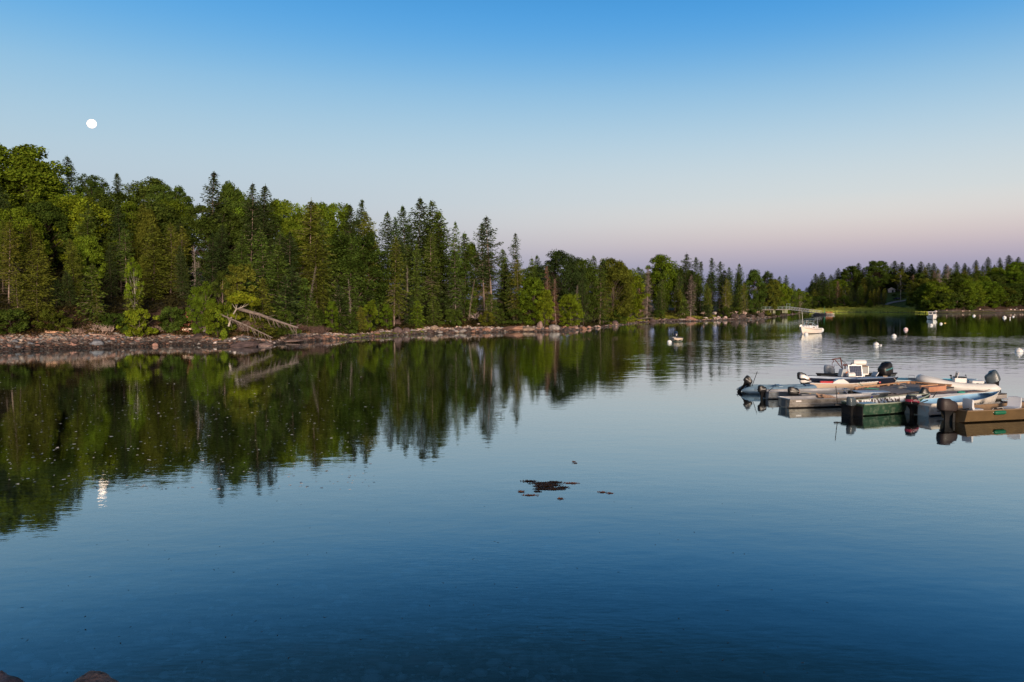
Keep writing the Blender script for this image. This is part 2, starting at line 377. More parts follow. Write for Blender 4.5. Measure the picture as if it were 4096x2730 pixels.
# ================================================================== trees
def leaf_mat(name, trans=.35, var=(.55, 1.5), sc_=.35, tiers=1.0):
    m = bpy.data.materials.new(name); m.use_nodes = True; t = m.node_tree; t.nodes.clear(); n = t.nodes.new; l = t.links.new
    oi = n('ShaderNodeObjectInfo'); co = n('ShaderNodeTexCoord')
    nz = n('ShaderNodeTexNoise'); nz.inputs['Scale'].default_value = sc_; nz.inputs['Detail'].default_value = 3; mp = n('ShaderNodeMapping'); mp.inputs['Scale'].default_value = (1, 1, tiers); l(co.outputs['Object'], mp.inputs[0]); l(mp.outputs[0], nz.inputs['Vector'])
    mr = n('ShaderNodeMapRange'); mr.inputs['From Min'].default_value = .3; mr.inputs['From Max'].default_value = .7
    mr.inputs['To Min'].default_value = var[0]; mr.inputs['To Max'].default_value = var[1]; l(nz.outputs[0], mr.inputs[0])
    nz2 = n('ShaderNodeTexNoise'); nz2.inputs['Scale'].default_value = 3.5; l(co.outputs['Object'], nz2.inputs['Vector'])
    hs = n('ShaderNodeHueSaturation'); l(oi.outputs['Color'], hs.inputs['Color']); l(mr.outputs[0], hs.inputs['Value'])
    mh = n('ShaderNodeMapRange'); mh.inputs['From Min'].default_value = .3; mh.inputs['From Max'].default_value = .7
    mh.inputs['To Min'].default_value = .475; mh.inputs['To Max'].default_value = .52; l(nz2.outputs[0], mh.inputs[0]); l(mh.outputs[0], hs.inputs['Hue'])
    d = n('ShaderNodeBsdfDiffuse'); tr = n('ShaderNodeBsdfTranslucent'); l(hs.outputs[0], d.inputs[0]); l(hs.outputs[0], tr.inputs[0])
    mx = n('ShaderNodeMixShader'); mx.inputs[0].default_value = trans; l(d.outputs[0], mx.inputs[1]); l(tr.outputs[0], mx.inputs[2])
    o = n('ShaderNodeOutputMaterial'); l(mx.outputs[0], o.inputs[0]); return m
M_NEEDLE = leaf_mat('needles', .12, (.32, 1.95), .8, 2.2)  # tiered dark bands in the colour paint the shaded gaps between branches
M_LEAF = leaf_mat('leaves', .3, (.35, 1.6), .6)
M_BARK = mat('bark', (.12, .09, .075), .9, noise=(1.2, .5, 1.7), bump=(9, .6, .04), objcol=True, spec=.1)

def quads(c, u, v):           # centres, half axes -> quad mesh arrays (diamond-like sprays)
    n = len(c)
    V = np.stack([c - u, c + v * .8 - u * .15, c + u, c - v * .8 - u * .15], 1).reshape(-1, 3)
    Fc = np.arange(4 * n).reshape(-1, 4)
    return V, Fc
def unit(a): return a / (np.linalg.norm(a, axis=-1, keepdims=True) + 1e-9)

class Proto:
    pass
def conifer(seed, H=16.0, w=2.6, base=.12, top_w=.0, dens=1.0, droop=.25, ragged=.35, shape=.8, needles=True, bare=.5, lean=0.0, spray=1.0, trunk=.17, onesided=0):
    """spruce or fir. base: height fraction where green branches start; w: crown radius"""
    r = np.random.RandomState(seed)
    ph = r.rand() * 6.28; bend = H * .012
    zk = np.linspace(-.6, H * .995, 14)
    xk = np.array([bend * math.sin(q / H * 4 + ph) + lean * H * abs(q / H) ** 1.5 for q in zk]); yk = np.array([bend * math.cos(q / H * 3 + ph) - bend * math.cos(ph) for q in zk])
    ax = lambda z: np.array([np.interp(z, zk, xk), np.interp(z, zk, yk), z])
    tb = MB()
    tb.tube([ax(z) for z in np.linspace(-.6, H * .995, 14)], [trunk * H / 16 * (1 - .93 * k) + (.06 if k == 0 else 0) for k in np.linspace(0, 1, 14)], 7)
    CC, UU, VV = [], [], []
    z = H * base; k = 0
    side = r.rand() * 6.28
    lev = []
    while z < H * .985:
        lev.append(z); z += (0.34 + .26 * r.rand()) * (1 - .15 * z / H) * (H / 16) ** .5 / dens
    gap_phase = r.rand() * 10
    for z in lev:
        t = (z / H - base) / (1 - base)
        dz = H - z
        Lmax = w * (1 - math.exp(-(dz * .80 / w) ** 1.10)) * (0.55 + .45 * min(1, (t + .06) * 5)) * (1.0 - .18 * (1 - t)) + .08 + top_w * max(0, 1 - abs(t - .8) * 4)
        nb_ = 5 + r.randint(3)
        a0 = r.rand() * 6.28
        for j in range(nb_):
            a = a0 + j * 6.28 / nb_ + r.randn() * .25
            g = .5 + .5 * math.sin(a * 1.0 + z * .9 + gap_phase)
            Ln = Lmax * (1 - ragged * r.rand() ** 1.4) * (1 - ragged * .45 * g) * (1.18 if r.rand() < .2 else 1)
            if onesided: Ln *= 1 - onesided * (.5 + .5 * math.cos(a - side))
            if r.rand() < .07: Ln *= .25
            if Ln < .08: continue
            p0 = ax(z); d = np.array([math.cos(a), math.sin(a), 0])
            up = .55 * t + .02 - .15 * (1 - t) + r.randn() * .06
            nseg = max(2, int(Ln / .30))
            q = (np.arange(nseg) + .7) / nseg
            zz = up * Ln * q - droop * Ln * q ** 2 * (1.2 - .8 * t) + .18 * Ln * q ** 4
            P = p0 + d[None, :] * (Ln * q)[:, None]; P[:, 2] += zz
            if r.rand() < .5:
                tb.tube([p0, P[len(P) // 2], P[-1]], [.022 * H / 16 + .012 * Ln, .015, .006], 3, False)
            if not needles: continue
            # sprays: one along the rib and side shoots
            lat = np.array([-d[1], d[0], 0])
            for sgn in (-1, 0, 1):
                m_ = 1 if sgn == 0 else 2
                for mm in range(m_):
                    wid = (.34 * (1 - q * .55) * min(1, Ln / 1.4) + .07) * spray
                    cen = P + lat[None, :] * (sgn * wid * (.55 + .7 * mm))[:, None] + r.randn(len(P), 3) * np.array([.07, .07, .06])
                    cen[:, 2] -= abs(sgn) * (.05 + .10 * mm) * (1 + r.rand(len(P)))
                    dirv = unit(d[None, :] * .9 + lat[None, :] * sgn * (.75 + .3 * mm) + np.array([0, 0, -.28 * abs(sgn)]) + r.randn(len(P), 3) * .28)
                    nrm_ = unit(np.array([0, 0, 1.]) + r.randn(len(P), 3) * .55)
                    vv = unit(np.cross(nrm_, dirv))
                    ln = (.17 + .10 * r.rand(len(P))) * spray * (1.15 if sgn == 0 else 1)
                    CC.append(cen); UU.append(dirv * ln[:, None]); VV.append(vv * (ln * (.30 + .25 * r.rand(len(P))))[:, None])
    k_ = 10; q = H - .9 + np.linspace(0, .95, k_); P = np.stack([np.full(k_, xk[-1]), np.full(k_, yk[-1]), q], 1)
    if needles:
        CC.append(P); UU.append(unit(np.array([0, 0, 1.]) + r.randn(k_, 3) * .35) * .14); VV.append(unit(r.randn(k_, 3) * np.array([1, 1, .1])) * .045)
    # dead lower branches
    for z in np.linspace(H * .06, H * min(base + .25, .9), int(26 * bare * (1 if needles else 1))):
        for _ in range(2):
            a = r.rand() * 6.28; Ln = w * (.35 + .45 * r.rand()); p0 = ax(z + r.rand() * .4); d = np.array([math.cos(a), math.sin(a), 0])
            tb.tube([p0, p0 + d * Ln * .5 + np.array([0, 0, .02]), p0 + d * Ln + np.array([0, 0, -.25 * Ln])], [.020, .013, .005], 3, False)
    P_ = Proto(); P_.H = H; P_.trunk = tb; P_.kind = 'spruce'
    if CC: P_.leaf = quads(np.concatenate(CC), np.concatenate(UU), np.concatenate(VV))
    else: P_.leaf = None
    return P_

def deadwood(seed, H=12.0, w=2.0, twigs=1.0, needles=0.0):
    r = np.random.RandomState(seed); tb = MB()
    ph = r.rand() * 6; zk = np.linspace(-.5, H, 12); xk = .15 * np.sin(zk * .5 + ph); yk = .15 * np.cos(zk * .4 + ph)
    ax = lambda z: np.array([np.interp(z, zk, xk), np.interp(z, zk, yk), z])
    tb.tube([ax(z) for z in np.linspace(-.5, H, 12)], [.15 * H / 12 * (1 - .93 * k) for k in np.linspace(0, 1, 12)], 6)
    CC, UU, VV = [], [], []
    for z in np.arange(H * .1, H * .99, .26):
        t = z / H
        for j in range(4):
            a = r.rand() * 6.28; Ln = w * (1 - t) ** .7 * (.3 + .7 * r.rand()) + .15; d = np.array([math.cos(a), math.sin(a), 0]); p0 = ax(z)
            e = p0 + d * Ln + np.array([0, 0, Ln * (.3 * t - .28 + r.randn() * .08)]); mid = p0 + d * Ln * .55 + np.array([0, 0, .06])
            tb.tube([p0, mid, e], [.022, .014, .005], 3, False)
            for _ in range(int(3 * twigs)):
                q = r.rand(); b = p0 * (1 - q) + e * q; tb.tube([b, b + r.randn(3) * np.array([.3, .3, .22])], [.010, .004], 3, False)
            n_ = int(needles * 14 * Ln)
            if n_:
                q = r.rand(n_, 1); CC.append(p0 * (1 - q) + e * q + r.randn(n_, 3) * .10); dv = unit(d + r.randn(n_, 3) * .6); UU.append(dv * .13); VV.append(unit(np.cross(dv, r.randn(n_, 3))) * .05)
    P_ = Proto(); P_.H = H; P_.trunk = tb; P_.kind = 'dead'; P_.leaf = quads(np.concatenate(CC), np.concatenate(UU), np.concatenate(VV)) if CC else None
    return P_

def broadleaf(seed, H=14.0, w=4.5, base=.25, n=85, leaves=150, ls=.17, cl=1.1, trunk=.20, flat=.6, lean=0.0, layers=True, limb=1.0):
    """trunk splitting into limbs that carry clumps of small leaves; the crown outline is lumpy and open"""
    r = np.random.RandomState(seed); tb = MB()
    zc = H * (base + (1 - base) * .50); hz = H * (1 - base) * .52
    top = np.array([lean * H, 0, H * .86])
    kk = np.linspace(0, 1, 10); xk = lean * H * kk ** 1.4 + .12 * np.sin(kk * 7 + seed); yk = .12 * np.sin(kk * 5 + seed * 2)
    ax = lambda k: np.array([np.interp(k, kk, xk), np.interp(k, kk, yk), -.6 + (H * .86 + .6) * k])
    tb.tube([ax(k) for k in np.linspace(0, 1, 10)], [trunk * H / 14 * (1 - .85 * k) for k in np.linspace(0, 1, 10)], 7)
    CC, UU, VV = [], [], []
    for i_ in range(n):
        # clump centres: mostly on an irregular shell
        u = r.randn(3); u /= np.linalg.norm(u); u[2] = abs(u[2]) if r.rand() < .15 else u[2]
        az = math.atan2(u[1], u[0]); lump = 1 + .22 * math.sin(2 * az + seed) + .15 * math.sin(5 * az + 2 * seed + 3 * u[2])
        rad_ = (.55 + .45 * r.rand() ** .5) * lump
        taper = 1.0 - .25 * max(0, u[2])
        c = np.array([lean * H * .8 + u[0] * w * rad_ * taper, u[1] * w * rad_ * taper, zc + u[2] * hz * rad_])
        c[2] = min(c[2], H * .97)
        # limb
        s0 = ax(np.clip((c[2] / H - .12 - .2 * r.rand()), base * .8, .95)); m_ = (s0 + c) / 2 + np.array([0, 0, -.3 + .3 * r.rand()])
        if i_ % 2 == 0: tb.tube([s0, m_, c], [(.05 * H / 14 + .02) * limb, .04 * limb, .012 * limb], 4, False)
        k = int(leaves * (.6 + .8 * r.rand()))
        R_ = cl * (.65 + .6 * r.rand()) * (w / 4.5) ** .5
        g = r.randn(k, 3); g = unit(g) * (r.rand(k, 1) ** .45)
        P = c + g * np.array([R_, R_, R_ * flat])
        if layers: P[:, 2] += -.25 * R_ * (g[:, 0] ** 2 + g[:, 1] ** 2)
        nr = unit(g * .5 + np.array([0, 0, .8]) + r.randn(k, 3) * .6)
        dv = unit(np.cross(nr, r.randn(k, 3))); vv = np.cross(nr, dv)
        sz = ls * (.6 + .8 * r.rand(k))[:, None]
        CC.append(P); UU.append(dv * sz); VV.append(vv * sz * .8)
    P_ = Proto(); P_.H = H; P_.trunk = tb; P_.kind = 'leaf'; P_.leaf = quads(np.concatenate(CC), np.concatenate(UU), np.concatenate(VV))
    return P_

_meshes = {}
def realise(key, proto, nm_trunk='trunk', nm_crown='crown'):
    if key in _meshes: return _meshes[key]
    t = new_mesh(nm_trunk, proto.trunk.v, proto.trunk.f, M_BARK, None, True)
    md = t.data; bpy.data.objects.remove(t)
    cd = None
    if proto.leaf is not None:
        c = new_mesh(nm_crown, proto.leaf[0], proto.leaf[1], M_NEEDLE if proto.kind in ('spruce', 'dead') else M_LEAF)
        cd = c.data; bpy.data.objects.remove(c)
    _meshes[key] = (md, cd, proto.H); return _meshes[key]
PR = {}
# spruces: full to ground, tall with bare lower trunk, ragged old, narrow, young
PR['full'] = [conifer(s, 15, 4.1, .06, ragged=.35) for s in (1, 2, 3)]
PR['tall'] = [conifer(s, 18, 4.0, .28, ragged=.5, bare=1.1) for s in (11, 12, 13)]
PR['rag'] = [conifer(s, 18, 4.3, .40, ragged=.65, bare=1.3, droop=.12, top_w=.3, onesided=.3) for s in (21, 22, 23)]
PR['slim'] = [conifer(s, 15, 2.7, .12, ragged=.4, dens=1.05) for s in (31, 32, 33)]
PR['old'] = [conifer(s, 17, 4.4, .16, ragged=.55, droop=.5, bare=1.0) for s in (41, 42, 43)]
PR['thin'] = [conifer(s, 15, 3.1, .20, ragged=.6, dens=.75, bare=1.2) for s in (51, 52)]
PR['small'] = [conifer(s, 6, 1.9, .03, ragged=.3, dens=1.1, bare=.2, spray=.8) for s in (61, 62)]
PR['dead'] = [deadwood(s, 12, 1.7) for s in (71, 72)]
PR['rust'] = [deadwood(s, 12, 2.2, 1.6, 1.0) for s in (81, 82)]
PR['oak'] = [broadleaf(s, 14, 5.4, .12, 190, 150) for s in (101, 102, 103)]
PR['maple'] = [broadleaf(s, 14, 4.2, .10, 130, 160, flat=.75, limb=.7) for s in (111, 112)]
PR['airy'] = [broadleaf(s, 14, 3.6, .42, 48, 110, ls=.14, cl=.9, trunk=.13, limb=.4) for s in (121, 122)]
PR['pine'] = [broadleaf(s, 16, 4.2, .22, 120, 180, ls=.14, cl=1.15, trunk=.17, flat=.65) for s in (131, 132)]
PR['bush'] = [broadleaf(s, 4, 2.0, .05, 46, 150, ls=.11, cl=.75, trunk=.2, flat=.8, limb=.3) for s in (141, 142, 143)]
PR['cedar'] = [broadleaf(s, 5, 1.15, .06, 60, 130, ls=.09, cl=.62, trunk=.2, flat=.9, limb=.3) for s in (151, 152)]

# real leaf colours, a touch of variety per tree
DK = (.042, .068, .020); MID = (.074, .115, .020); OL = (.115, .135, .020); YG = (.155, .215, .016); LG = (.13, .20, .018); RU = (.12, .060, .035); GY = (.15, .12, .10); LM = (.18, .23, .018)
BK = (.085, .065, .055); BKL = (.21, .16, .135); BIRCH = (.38, .35, .31); SNAG = (.24, .20, .18)
NAMES = {'full': 'spruce_tree', 'tall': 'spruce_tree', 'rag': 'spruce_tree', 'slim': 'fir_tree', 'old': 'spruce_tree', 'thin': 'spruce_tree', 'small': 'fir_sapling', 'dead': 'dead_tree', 'rust': 'dead_spruce',
         'oak': 'oak_tree', 'maple': 'maple_tree', 'airy': 'birch_tree', 'pine': 'pine_tree', 'bush': 'shrub', 'cedar': 'cedar_tree'}
CATS = {'bush': 'shrub', 'dead': 'dead tree', 'rust': 'dead tree', 'small': 'sapling'}
R = random.Random(5); RT = random.Random(17)
tree_log = []
def tree(kind, x, y, H, col, bark=BK, label='', group=None, wide=1.0, var=None, rz=None, tilt=None, zoff=0.0):
    k = R.randrange(len(PR[kind])) if var is None else var % len(PR[kind])
    md, cd, h0 = realise((kind, k), PR[kind][k], 'trunk', 'crown')
    z = gz(x, y)
    e = empty(NAMES[kind], (x, y, z + zoff), R.random() * 6.28 if rz is None else rz)
    s = H / h0; e.scale = (s * wide, s * wide, s)
    if not tilt and kind in ('full', 'tall', 'rag', 'old', 'thin', 'slim', 'maple', 'oak', 'dead', 'rust'): e.rotation_euler = (RT.gauss(0, .022), RT.gauss(0, .022), e.rotation_euler[2])
    if tilt: e.rotation_euler = (tilt[0], tilt[1], e.rotation_euler[2])
    t = bpy.data.objects.new('trunk', md); COL.objects.link(t); t.parent = e
    v = .8 + .4 * R.random(); t.color = (*[c * v for c in bark], 1)
    if cd:
        c = bpy.data.objects.new('crown', cd); COL.objects.link(c); c.parent = e
        v = .82 + .36 * R.random(); j = 1 + (R.random() - .5) * .18; c.color = (col[0] * v * j, col[1] * v, col[2] * v, 1)
    tag(e, label, CATS.get(kind, 'tree'), group)
    tree_log.append((kind, x, y, H)); return e
def tpx(kind, px, top, s, col, label, bark=BK, group=None, **k):
    """a tree whose crown tip is seen at (px, top) (2353-wide coordinates), standing s metres behind the shoreline"""
    px *= 4096 / 2353; top *= 4096 / 2353
    Y = float(shore_depth(np.array([px]))[0]) + s
    for _ in range(3):
        x, y, zt = atd(px, top, Y); z = gz(x, y)
    H = max(zt - z, 1.2)
    return tree(kind, x, y, H, col, bark, label, group, **k)

G1 = 'conifers along the near wooded shore'; G2 = 'leafy trees along the near wooded shore'; G3 = 'dead trees along the near wooded shore'
T = [  # kind, x, top y, metres inland, colour, label, bark, width
 ('oak', 4, 332, 34, LG, 'huge round oak crown filling the upper left corner of the woods', BK, G2, 1.5),
 ('oak', 74, 368, 33, LG, 'broad oak crown sloping down to the lone spruce top on the left skyline', BK, G2, 1.15),
 ('oak', 40, 480, 20, LG, 'rounded oak lobe below the highest oak at the left edge', BK, G2, .9),
 ('full', 155, 357, 78, DK, 'dark spruce whose pointed top stands alone under the moon', BK, G1, .9),
 ('slim', 265, 398, 84, DK, 'tiny dark spire poking out of the oaks right of the moonlit spruce', BK, G1, .9),
 ('oak', 214, 404, 74, MID, 'oak dome with sky showing through it between the two left spires', BK, G2, .8),
 ('maple', 200, 456, 24, YG, 'big yellow-green maple catching the light on the left slope', BK, G2, 1.1),
 ('maple', 190, 545, 15, LG, 'dark green maple standing just below the big yellow-green one', BK, G2, .9),
 ('maple', 340, 409, 64, MID, 'loose feathery treetop in the dip of the left skyline', BK, G2, 1.3),
 ('oak', 392, 428, 52, MID, 'low dome of green oak left of the tall ragged spruce', BK, G2, .8),
 ('oak', 300, 468, 26, LG, 'rounded green oak on the slope between the maple and the pale firs', BK, G2, .75),
 ('maple', 345, 486, 20, OL, 'golden-topped oak shoulder above the pale firs', BK, G2, .6),
 ('tall', 15, 505, 11, OL, 'half-bare spruce with a pale trunk at the left edge', BKL, G1, .9),
 ('full', 80, 555, 7, OL, 'broad yellowish fir reaching down to the stones on the far left', BK, G1, 1.15),
 ('full', 34, 590, 14, DK, 'dark fir tucked behind the broad yellowish fir', BK, G1, 1.0),
 ('old', 222, 640, 6, OL, 'silvery drooping fir above the big blue boulder', BKL, G1, .7),
 ('full', 160, 620, 9, DK, 'dark bushy fir between the yellowish and the silvery firs', BK, G1, 1.0),
 ('tall', 290, 520, 16, MID, 'brown-green spruce behind the white-stemmed birch', BKL, G1, .9),
 ('slim', 355, 510, 18, OL, 'pale slim fir directly left of the twin pointed firs', BKL, G1, 1.0),
 ('slim', 388, 512, 17, OL, 'left one of the twin pointed firs on the slope', BKL, G1, 1.1),
 ('slim', 411, 520, 17, OL, 'right one of the twin pointed firs on the slope', BKL, G1, 1.1),
 ('rag', 481, 392, 27, DK, 'tallest ragged spruce with a bare orange-lit trunk and flat dark top', BKL, G1, 1.15),
 ('oak', 520, 424, 33, MID, 'dark leafy crown hugging the right of the tallest ragged spruce', BK, G2, .55),
 ('tall', 571, 418, 22, DK, 'tall spruce with a long bare trunk and a reddish tip', BKL, G1, .85),
 ('tall', 598, 420, 25, DK, 'sharp dark spruce top beside the reddish-tipped one', BK, G1, .9),
 ('oak', 545, 446, 34, LG, 'bright oak crown seen between the tallest spruce and the reddish tip', BK, G2, .7),
 ('old', 606, 520, 9, MID, 'leaning spruce on a pale trunk above the fallen log', BKL, G1, .95),
 ('slim', 640, 560, 12, MID, 'narrow green spruce right of the leaning spruce', BK, G1, 1.2),
 ('oak', 640, 462, 34, LG, 'green oak crown on the skyline right of the reddish tip', BK, G2, .7),
 ('oak', 690, 470, 33, LG, 'small bright oak crown behind the ragged grey-green spruce', BK, G2, .6),
 ('old', 716, 456, 17, OL, 'ragged olive spruce with a knobbly crooked top', BKL, G1, 1.15),
 ('old', 738, 505, 16, MID, 'wide drooping spruce under the knobbly crooked top', BK, G1, 1.0),
 ('oak', 762, 468, 33, LG, 'bright broad oak in the notch before the leaning pair of spires', BK, G2, .7),
 ('tall', 822, 458, 26, DK, 'dark steep spire behind the olive drooping spruce', BK, G1, .8),
 ('tall', 802, 468, 24, DK, 'lower dark companion left of the steep spire', BK, G1, .8),
 ('old', 846, 482, 14, OL, 'olive drooping spruce on a long straight trunk', BKL, G1, .95),
 ('full', 885, 486, 24, DK, 'pointed dark spruce in the dip of the middle skyline', BK, G1, .8),
 ('rag', 906, 498, 20, DK, 'see-through tufted spruce with sky between its branches', BK, G1, .8),
 ('old', 905, 545, 8, OL, 'mossy spruce with a curved trunk foot on the pebbles', BKL, G1, 1.0),
 ('full', 937, 472, 21, DK, 'left shoulder of the highest middle clump, a dark narrow spruce', BK, G1, .8),
 ('full', 955, 455, 21, DK, 'sharp tip crowning the highest middle clump', BK, G1, .95),
 ('full', 994, 460, 20, MID, 'blunt spruce top just right of the sharp middle tip', BK, G1, 1.1),
 ('full', 1016, 486, 19, MID, 'sloping spruce shoulder behind the pale flag-topped trunk', BK, G1, 1.0),
 ('old', 960, 560, 11, MID, 'mid-height drooping spruce beneath the sharp middle tip', BK, G1, .8),
 ('tall', 990, 530, 13, MID, 'slender spruce on a grey trunk beneath the blunt spruce top', BKL, G1, .8),
 ('thin', 1044, 510, 10, MID, 'thin pale trunk with a little flag of needles at its tip', SNAG, G1, .7),
 ('full', 1064, 533, 16, MID, 'low dark spruce sloping right of the pale flag-topped trunk', BK, G1, 1.0),
 ('maple', 1083, 562, 22, YG, 'small bright leafy crown in the gap left of the twin spruces', BK, G2, .6),
 ('rag', 1113, 510, 13, DK, 'left stem of the twin ragged spruces standing free of the woods', BKL, G1, 1.0),
 ('rag', 1126, 497, 13, DK, 'right and taller stem of the twin ragged spruces', BKL, G1, 1.15),
 ('rag', 1186, 534, 12, DK, 'wind-swept spruce with a flat-branched top right of the twins', BKL, G1, .8),
 ('full', 1157, 570, 17, MID, 'dark spruce filling the gap between the twins and the wind-swept spruce', BK, G1, .9),
 ('old', 1192, 592, 7, OL, 'sprawling spruce with a bent leaning trunk at the shore', BKL, G1, 1.0),
 ('old', 1222, 590, 14, MID, 'low spreading spruce on the end of the first wood', BK, G1, 1.0),
 ('maple', 1228, 640, 6, LG, 'bright green leafy tree hanging over the stones mid shore', BK, G2, 1.1),
 ('maple', 1250, 668, 5, LM, 'low lime leafy branchy tree beside the white boulder', BK, G2, .9),
 ('rust', 1257, 612, 9, RU, 'reddish-brown dying spruce right of the bright green leafy tree', BKL, G3, .9),
 ('rust', 1276, 640, 8, RU, 'second and shorter reddish-brown spruce', BKL, G3, .9),
 ('pine', 1283, 576, 22, DK, 'umbrella-topped tree with sky showing under its crown', BK, G2, 1.1),
 ('pine', 1312, 586, 24, DK, 'rounded treetop leaning against the umbrella-topped tree', BK, G2, .8),
 ('full', 1244, 586, 30, DK, 'small spire left of the umbrella-topped tree', BK, G1, .8),
 ('maple', 1338, 598, 22, MID, 'leafy crown between the umbrella top and the next spire', BK, G2, .9),
 ('full', 1366, 585, 26, DK, 'thin spire rising behind the olive leafy crowns', BK, G1, .7),
 ('full', 1384, 596, 22, DK, 'short dark spire beside the thin one above the olive crowns', BK, G1, .8),
 ('dead', 1326, 655, 6, GY, 'bleached bare snag with flat whorls left of the big grey-green spruce', SNAG, G3, .9),
 ('maple', 1312, 678, 7, LM, 'small bright shrubby tree leaning over the ledge', BK, G2, 1.2),
 ('old', 1380, 606, 10, MID, 'big grey-green spruce sweeping down to the grass', BKL, G1, 1.2),
 ('maple', 1408, 596, 14, OL, 'olive leafy crown above the grey-green spruce', BK, G2, 1.0),
 ('maple', 1440, 620, 10, YG, 'tall golden-green tree at the end of the grassy cove', BK, G2, 1.15),
 ('maple', 1425, 604, 16, OL, 'darker top behind the golden-green tree', BK, G2, .9),
 ('rust', 1488, 616, 10, GY, 'grey dead spruce standing clear in front of the dark wood', SNAG, G3, 1.0),
 ('rust', 1472, 640, 9, RU, 'brownish dying spruce against the golden-green tree', BKL, G3, .9),
 ('full', 1466, 612, 26, DK, 'dark spire in the notch of the far middle skyline', BK, G1, .9),
 ('full', 1480, 618, 28, DK, 'lower dark spire in the same notch', BK, G1, .9),
 ('maple', 1520, 588, 26, LG, 'pale green rounded tree on top of the second wood', BK, G2, 1.1),
 ('old', 1522, 640, 12, MID, 'open spruce with pale whorls under the pale green tree', BKL, G1, .9),
 ('old', 1575, 580, 28, DK, 'highest layered pine of the second wood', BK, G1, 1.1),
 ('rag', 1594, 590, 28, DK, 'layered pine leaning right of the highest one', BK, G1, 1.0),
 ('rag', 1633, 592, 28, DK, 'flat-topped spruce right of the layered pines', BK, G1, 1.0),
 ('rag', 1610, 600, 26, DK, 'ragged spruce between pines and flat-topped spruce', BK, G1, 1.0),
 ('rag', 1655, 600, 28, DK, 'shaggy dark spruce on the falling skyline of the second wood', BK, G1, 1.1),
 ('full', 1679, 614, 26, DK, 'narrow spruce on the falling skyline before the twin tips', BK, G1, .9),
 ('full', 1700, 606, 26, DK, 'pointed spruce standing over the white boulders', BK, G1, .8),
 ('thin', 1668, 640, 9, OL, 'pale-stemmed spruce with a light bare trunk beside the boulder heap', SNAG, G1, 1.0),
 ('thin', 1588, 632, 12, GY, 'thin greyish spruce in front of the layered pines', SNAG, G1, 1.0),
 ('thin', 1558, 646, 12, MID, 'skinny spruce left of the thin greyish one', BKL, G1, 1.0),
 ('slim', 1625, 650, 11, MID, 'slim green spruce right of the thin greyish one', BKL, G1, 1.0),
 ('maple', 1732, 622, 24, MID, 'flat-topped leafy crown above the pier', BK, G2, .9),
 ('pine', 1764, 624, 24, DK, 'broad dark crown right of the flat-topped one above the pier', BK, G2, .9),
 ('maple', 1772, 642, 14, OL, 'olive leafy tree behind the pier deck', BK, G2, .9),
 ('maple', 1801, 652, 10, YG, 'yellow-green leafy tree at the head of the gangway', BK, G2, .9),
 ('full', 1790, 634, 30, DK, 'dark pointed spruce behind the gangway head', BK, G1, .9),
 ('full', 1804, 632, 34, DK, 'second dark spruce behind the gangway head', BK, G1, .8),
 ('airy', 1838, 664, 8, LG, 'pale arching tree on the tip of the point', SNAG, G2, 1.4),
 ('full', 1822, 650, 12, MID, 'dense spruce beside the pale arching tree', BKL, G1, 1.0),
 # front details on the left
 ('airy', 306, 592, 6.5, YG, 'young birch with a thin white stem above the lime bush', BIRCH, G2, .55),
 ('bush', 317, 712, 4.6, LM, 'glowing lime bush overhanging the pebble beach', BKL, G2, 1.05),
 ('airy', 470, 646, 6, LG, 'green birch thicket left of the leaning birch', BKL, G2, .9),
 ('maple', 455, 662, 5.5, LG, 'leafy green shrubby tree above the bleached drift log', BK, G2, .7),
 ('airy', 510, 622, 8, MID, 'half-shaded young birch behind the leaning birch', BKL, G2, .7),
 ('cedar', 548, 610, 8, OL, 'brownish narrow cedar left of the long bare trunk', BK, G1, 1.0),
 ('dead', 443, 565, 9, GY, 'bare pale snag with short side twigs left of the birch thicket', SNAG, G3, .7),
 ('dead', 460, 600, 9, GY, 'shorter bare snag beside the pale one', SNAG, G3, .7),
 ('cedar', 763, 694, 5.5, LG, 'small egg-shaped cedar right of the fallen tree', BK, G1, 1.0),
 ('cedar', 850, 690, 5.5, LG, 'bright cone-shaped cedar on the bank mid wood', BK, G1, 1.1),
 ('cedar', 888, 700, 5.5, LG, 'rounded bright cedar beside the curved trunk foot', BK, G1, 1.2),
 ('small', 828, 704, 5.5, OL, 'yellowish young fir left of the cone-shaped cedar', BK, G1, 1.0),
 ('small', 960, 690, 5.5, LG, 'bright young spruce above the white stones', BK, G1, 1.3),
 ('small', 995, 680, 6, MID, 'dark young spruce right of the bright young spruce', BK, G1, 1.3),
 ('small', 720, 690, 6, MID, 'drooping young fir at the root end of the fallen tree', BK, G1, 1.0),
 ('small', 700, 640, 8, MID, 'green fir right of the fallen tree', BK, G1, 1.0),
 ('small', 672, 610, 10, DK, 'dark fir behind the fallen tree', BK, G1, 1.1),
 ('bush', 392, 702, 5.5, MID, 'dark round bush left of the red earth scar', BK, G2, 1.0),
 ('bush', 500, 690, 5.0, LG, 'green bush at the foot of the leaning birch', BK, G2, .8),
 ('bush', 120, 712, 5.2, OL, 'olive low fir scrub at the foot of the yellowish fir', BK, G2, 1.3),
 ('bush', 20, 706, 5.2, MID, 'dark scrub at the left edge above the stones', BK, G2, 1.3),
 ('bush', 260, 716, 5.4, MID, 'dark scrub between the silvery fir and the lime bush', BK, G2, 1.2),
 ('bush', 1040, 712, 5.6, MID, 'low scrub behind the white stones', BK, G2, 1.2),
 ('bush', 1120, 716, 6.0, OL, 'brownish scrub under the twin ragged spruces', BK, G2, 1.2),
 ('bush', 640, 716, 5.6, MID, 'scrub half hidden by the fallen tree', BK, G2, 1.2),
 ('bush', 1180, 712, 6.0, MID, 'scrub at the foot of the bent leaning trunk', BK, G2, 1.3),
 ('bush', 790, 718, 5.4, MID, 'low scrub between the two small bright cedars', BK, G2, 1.1),
 # dead stems
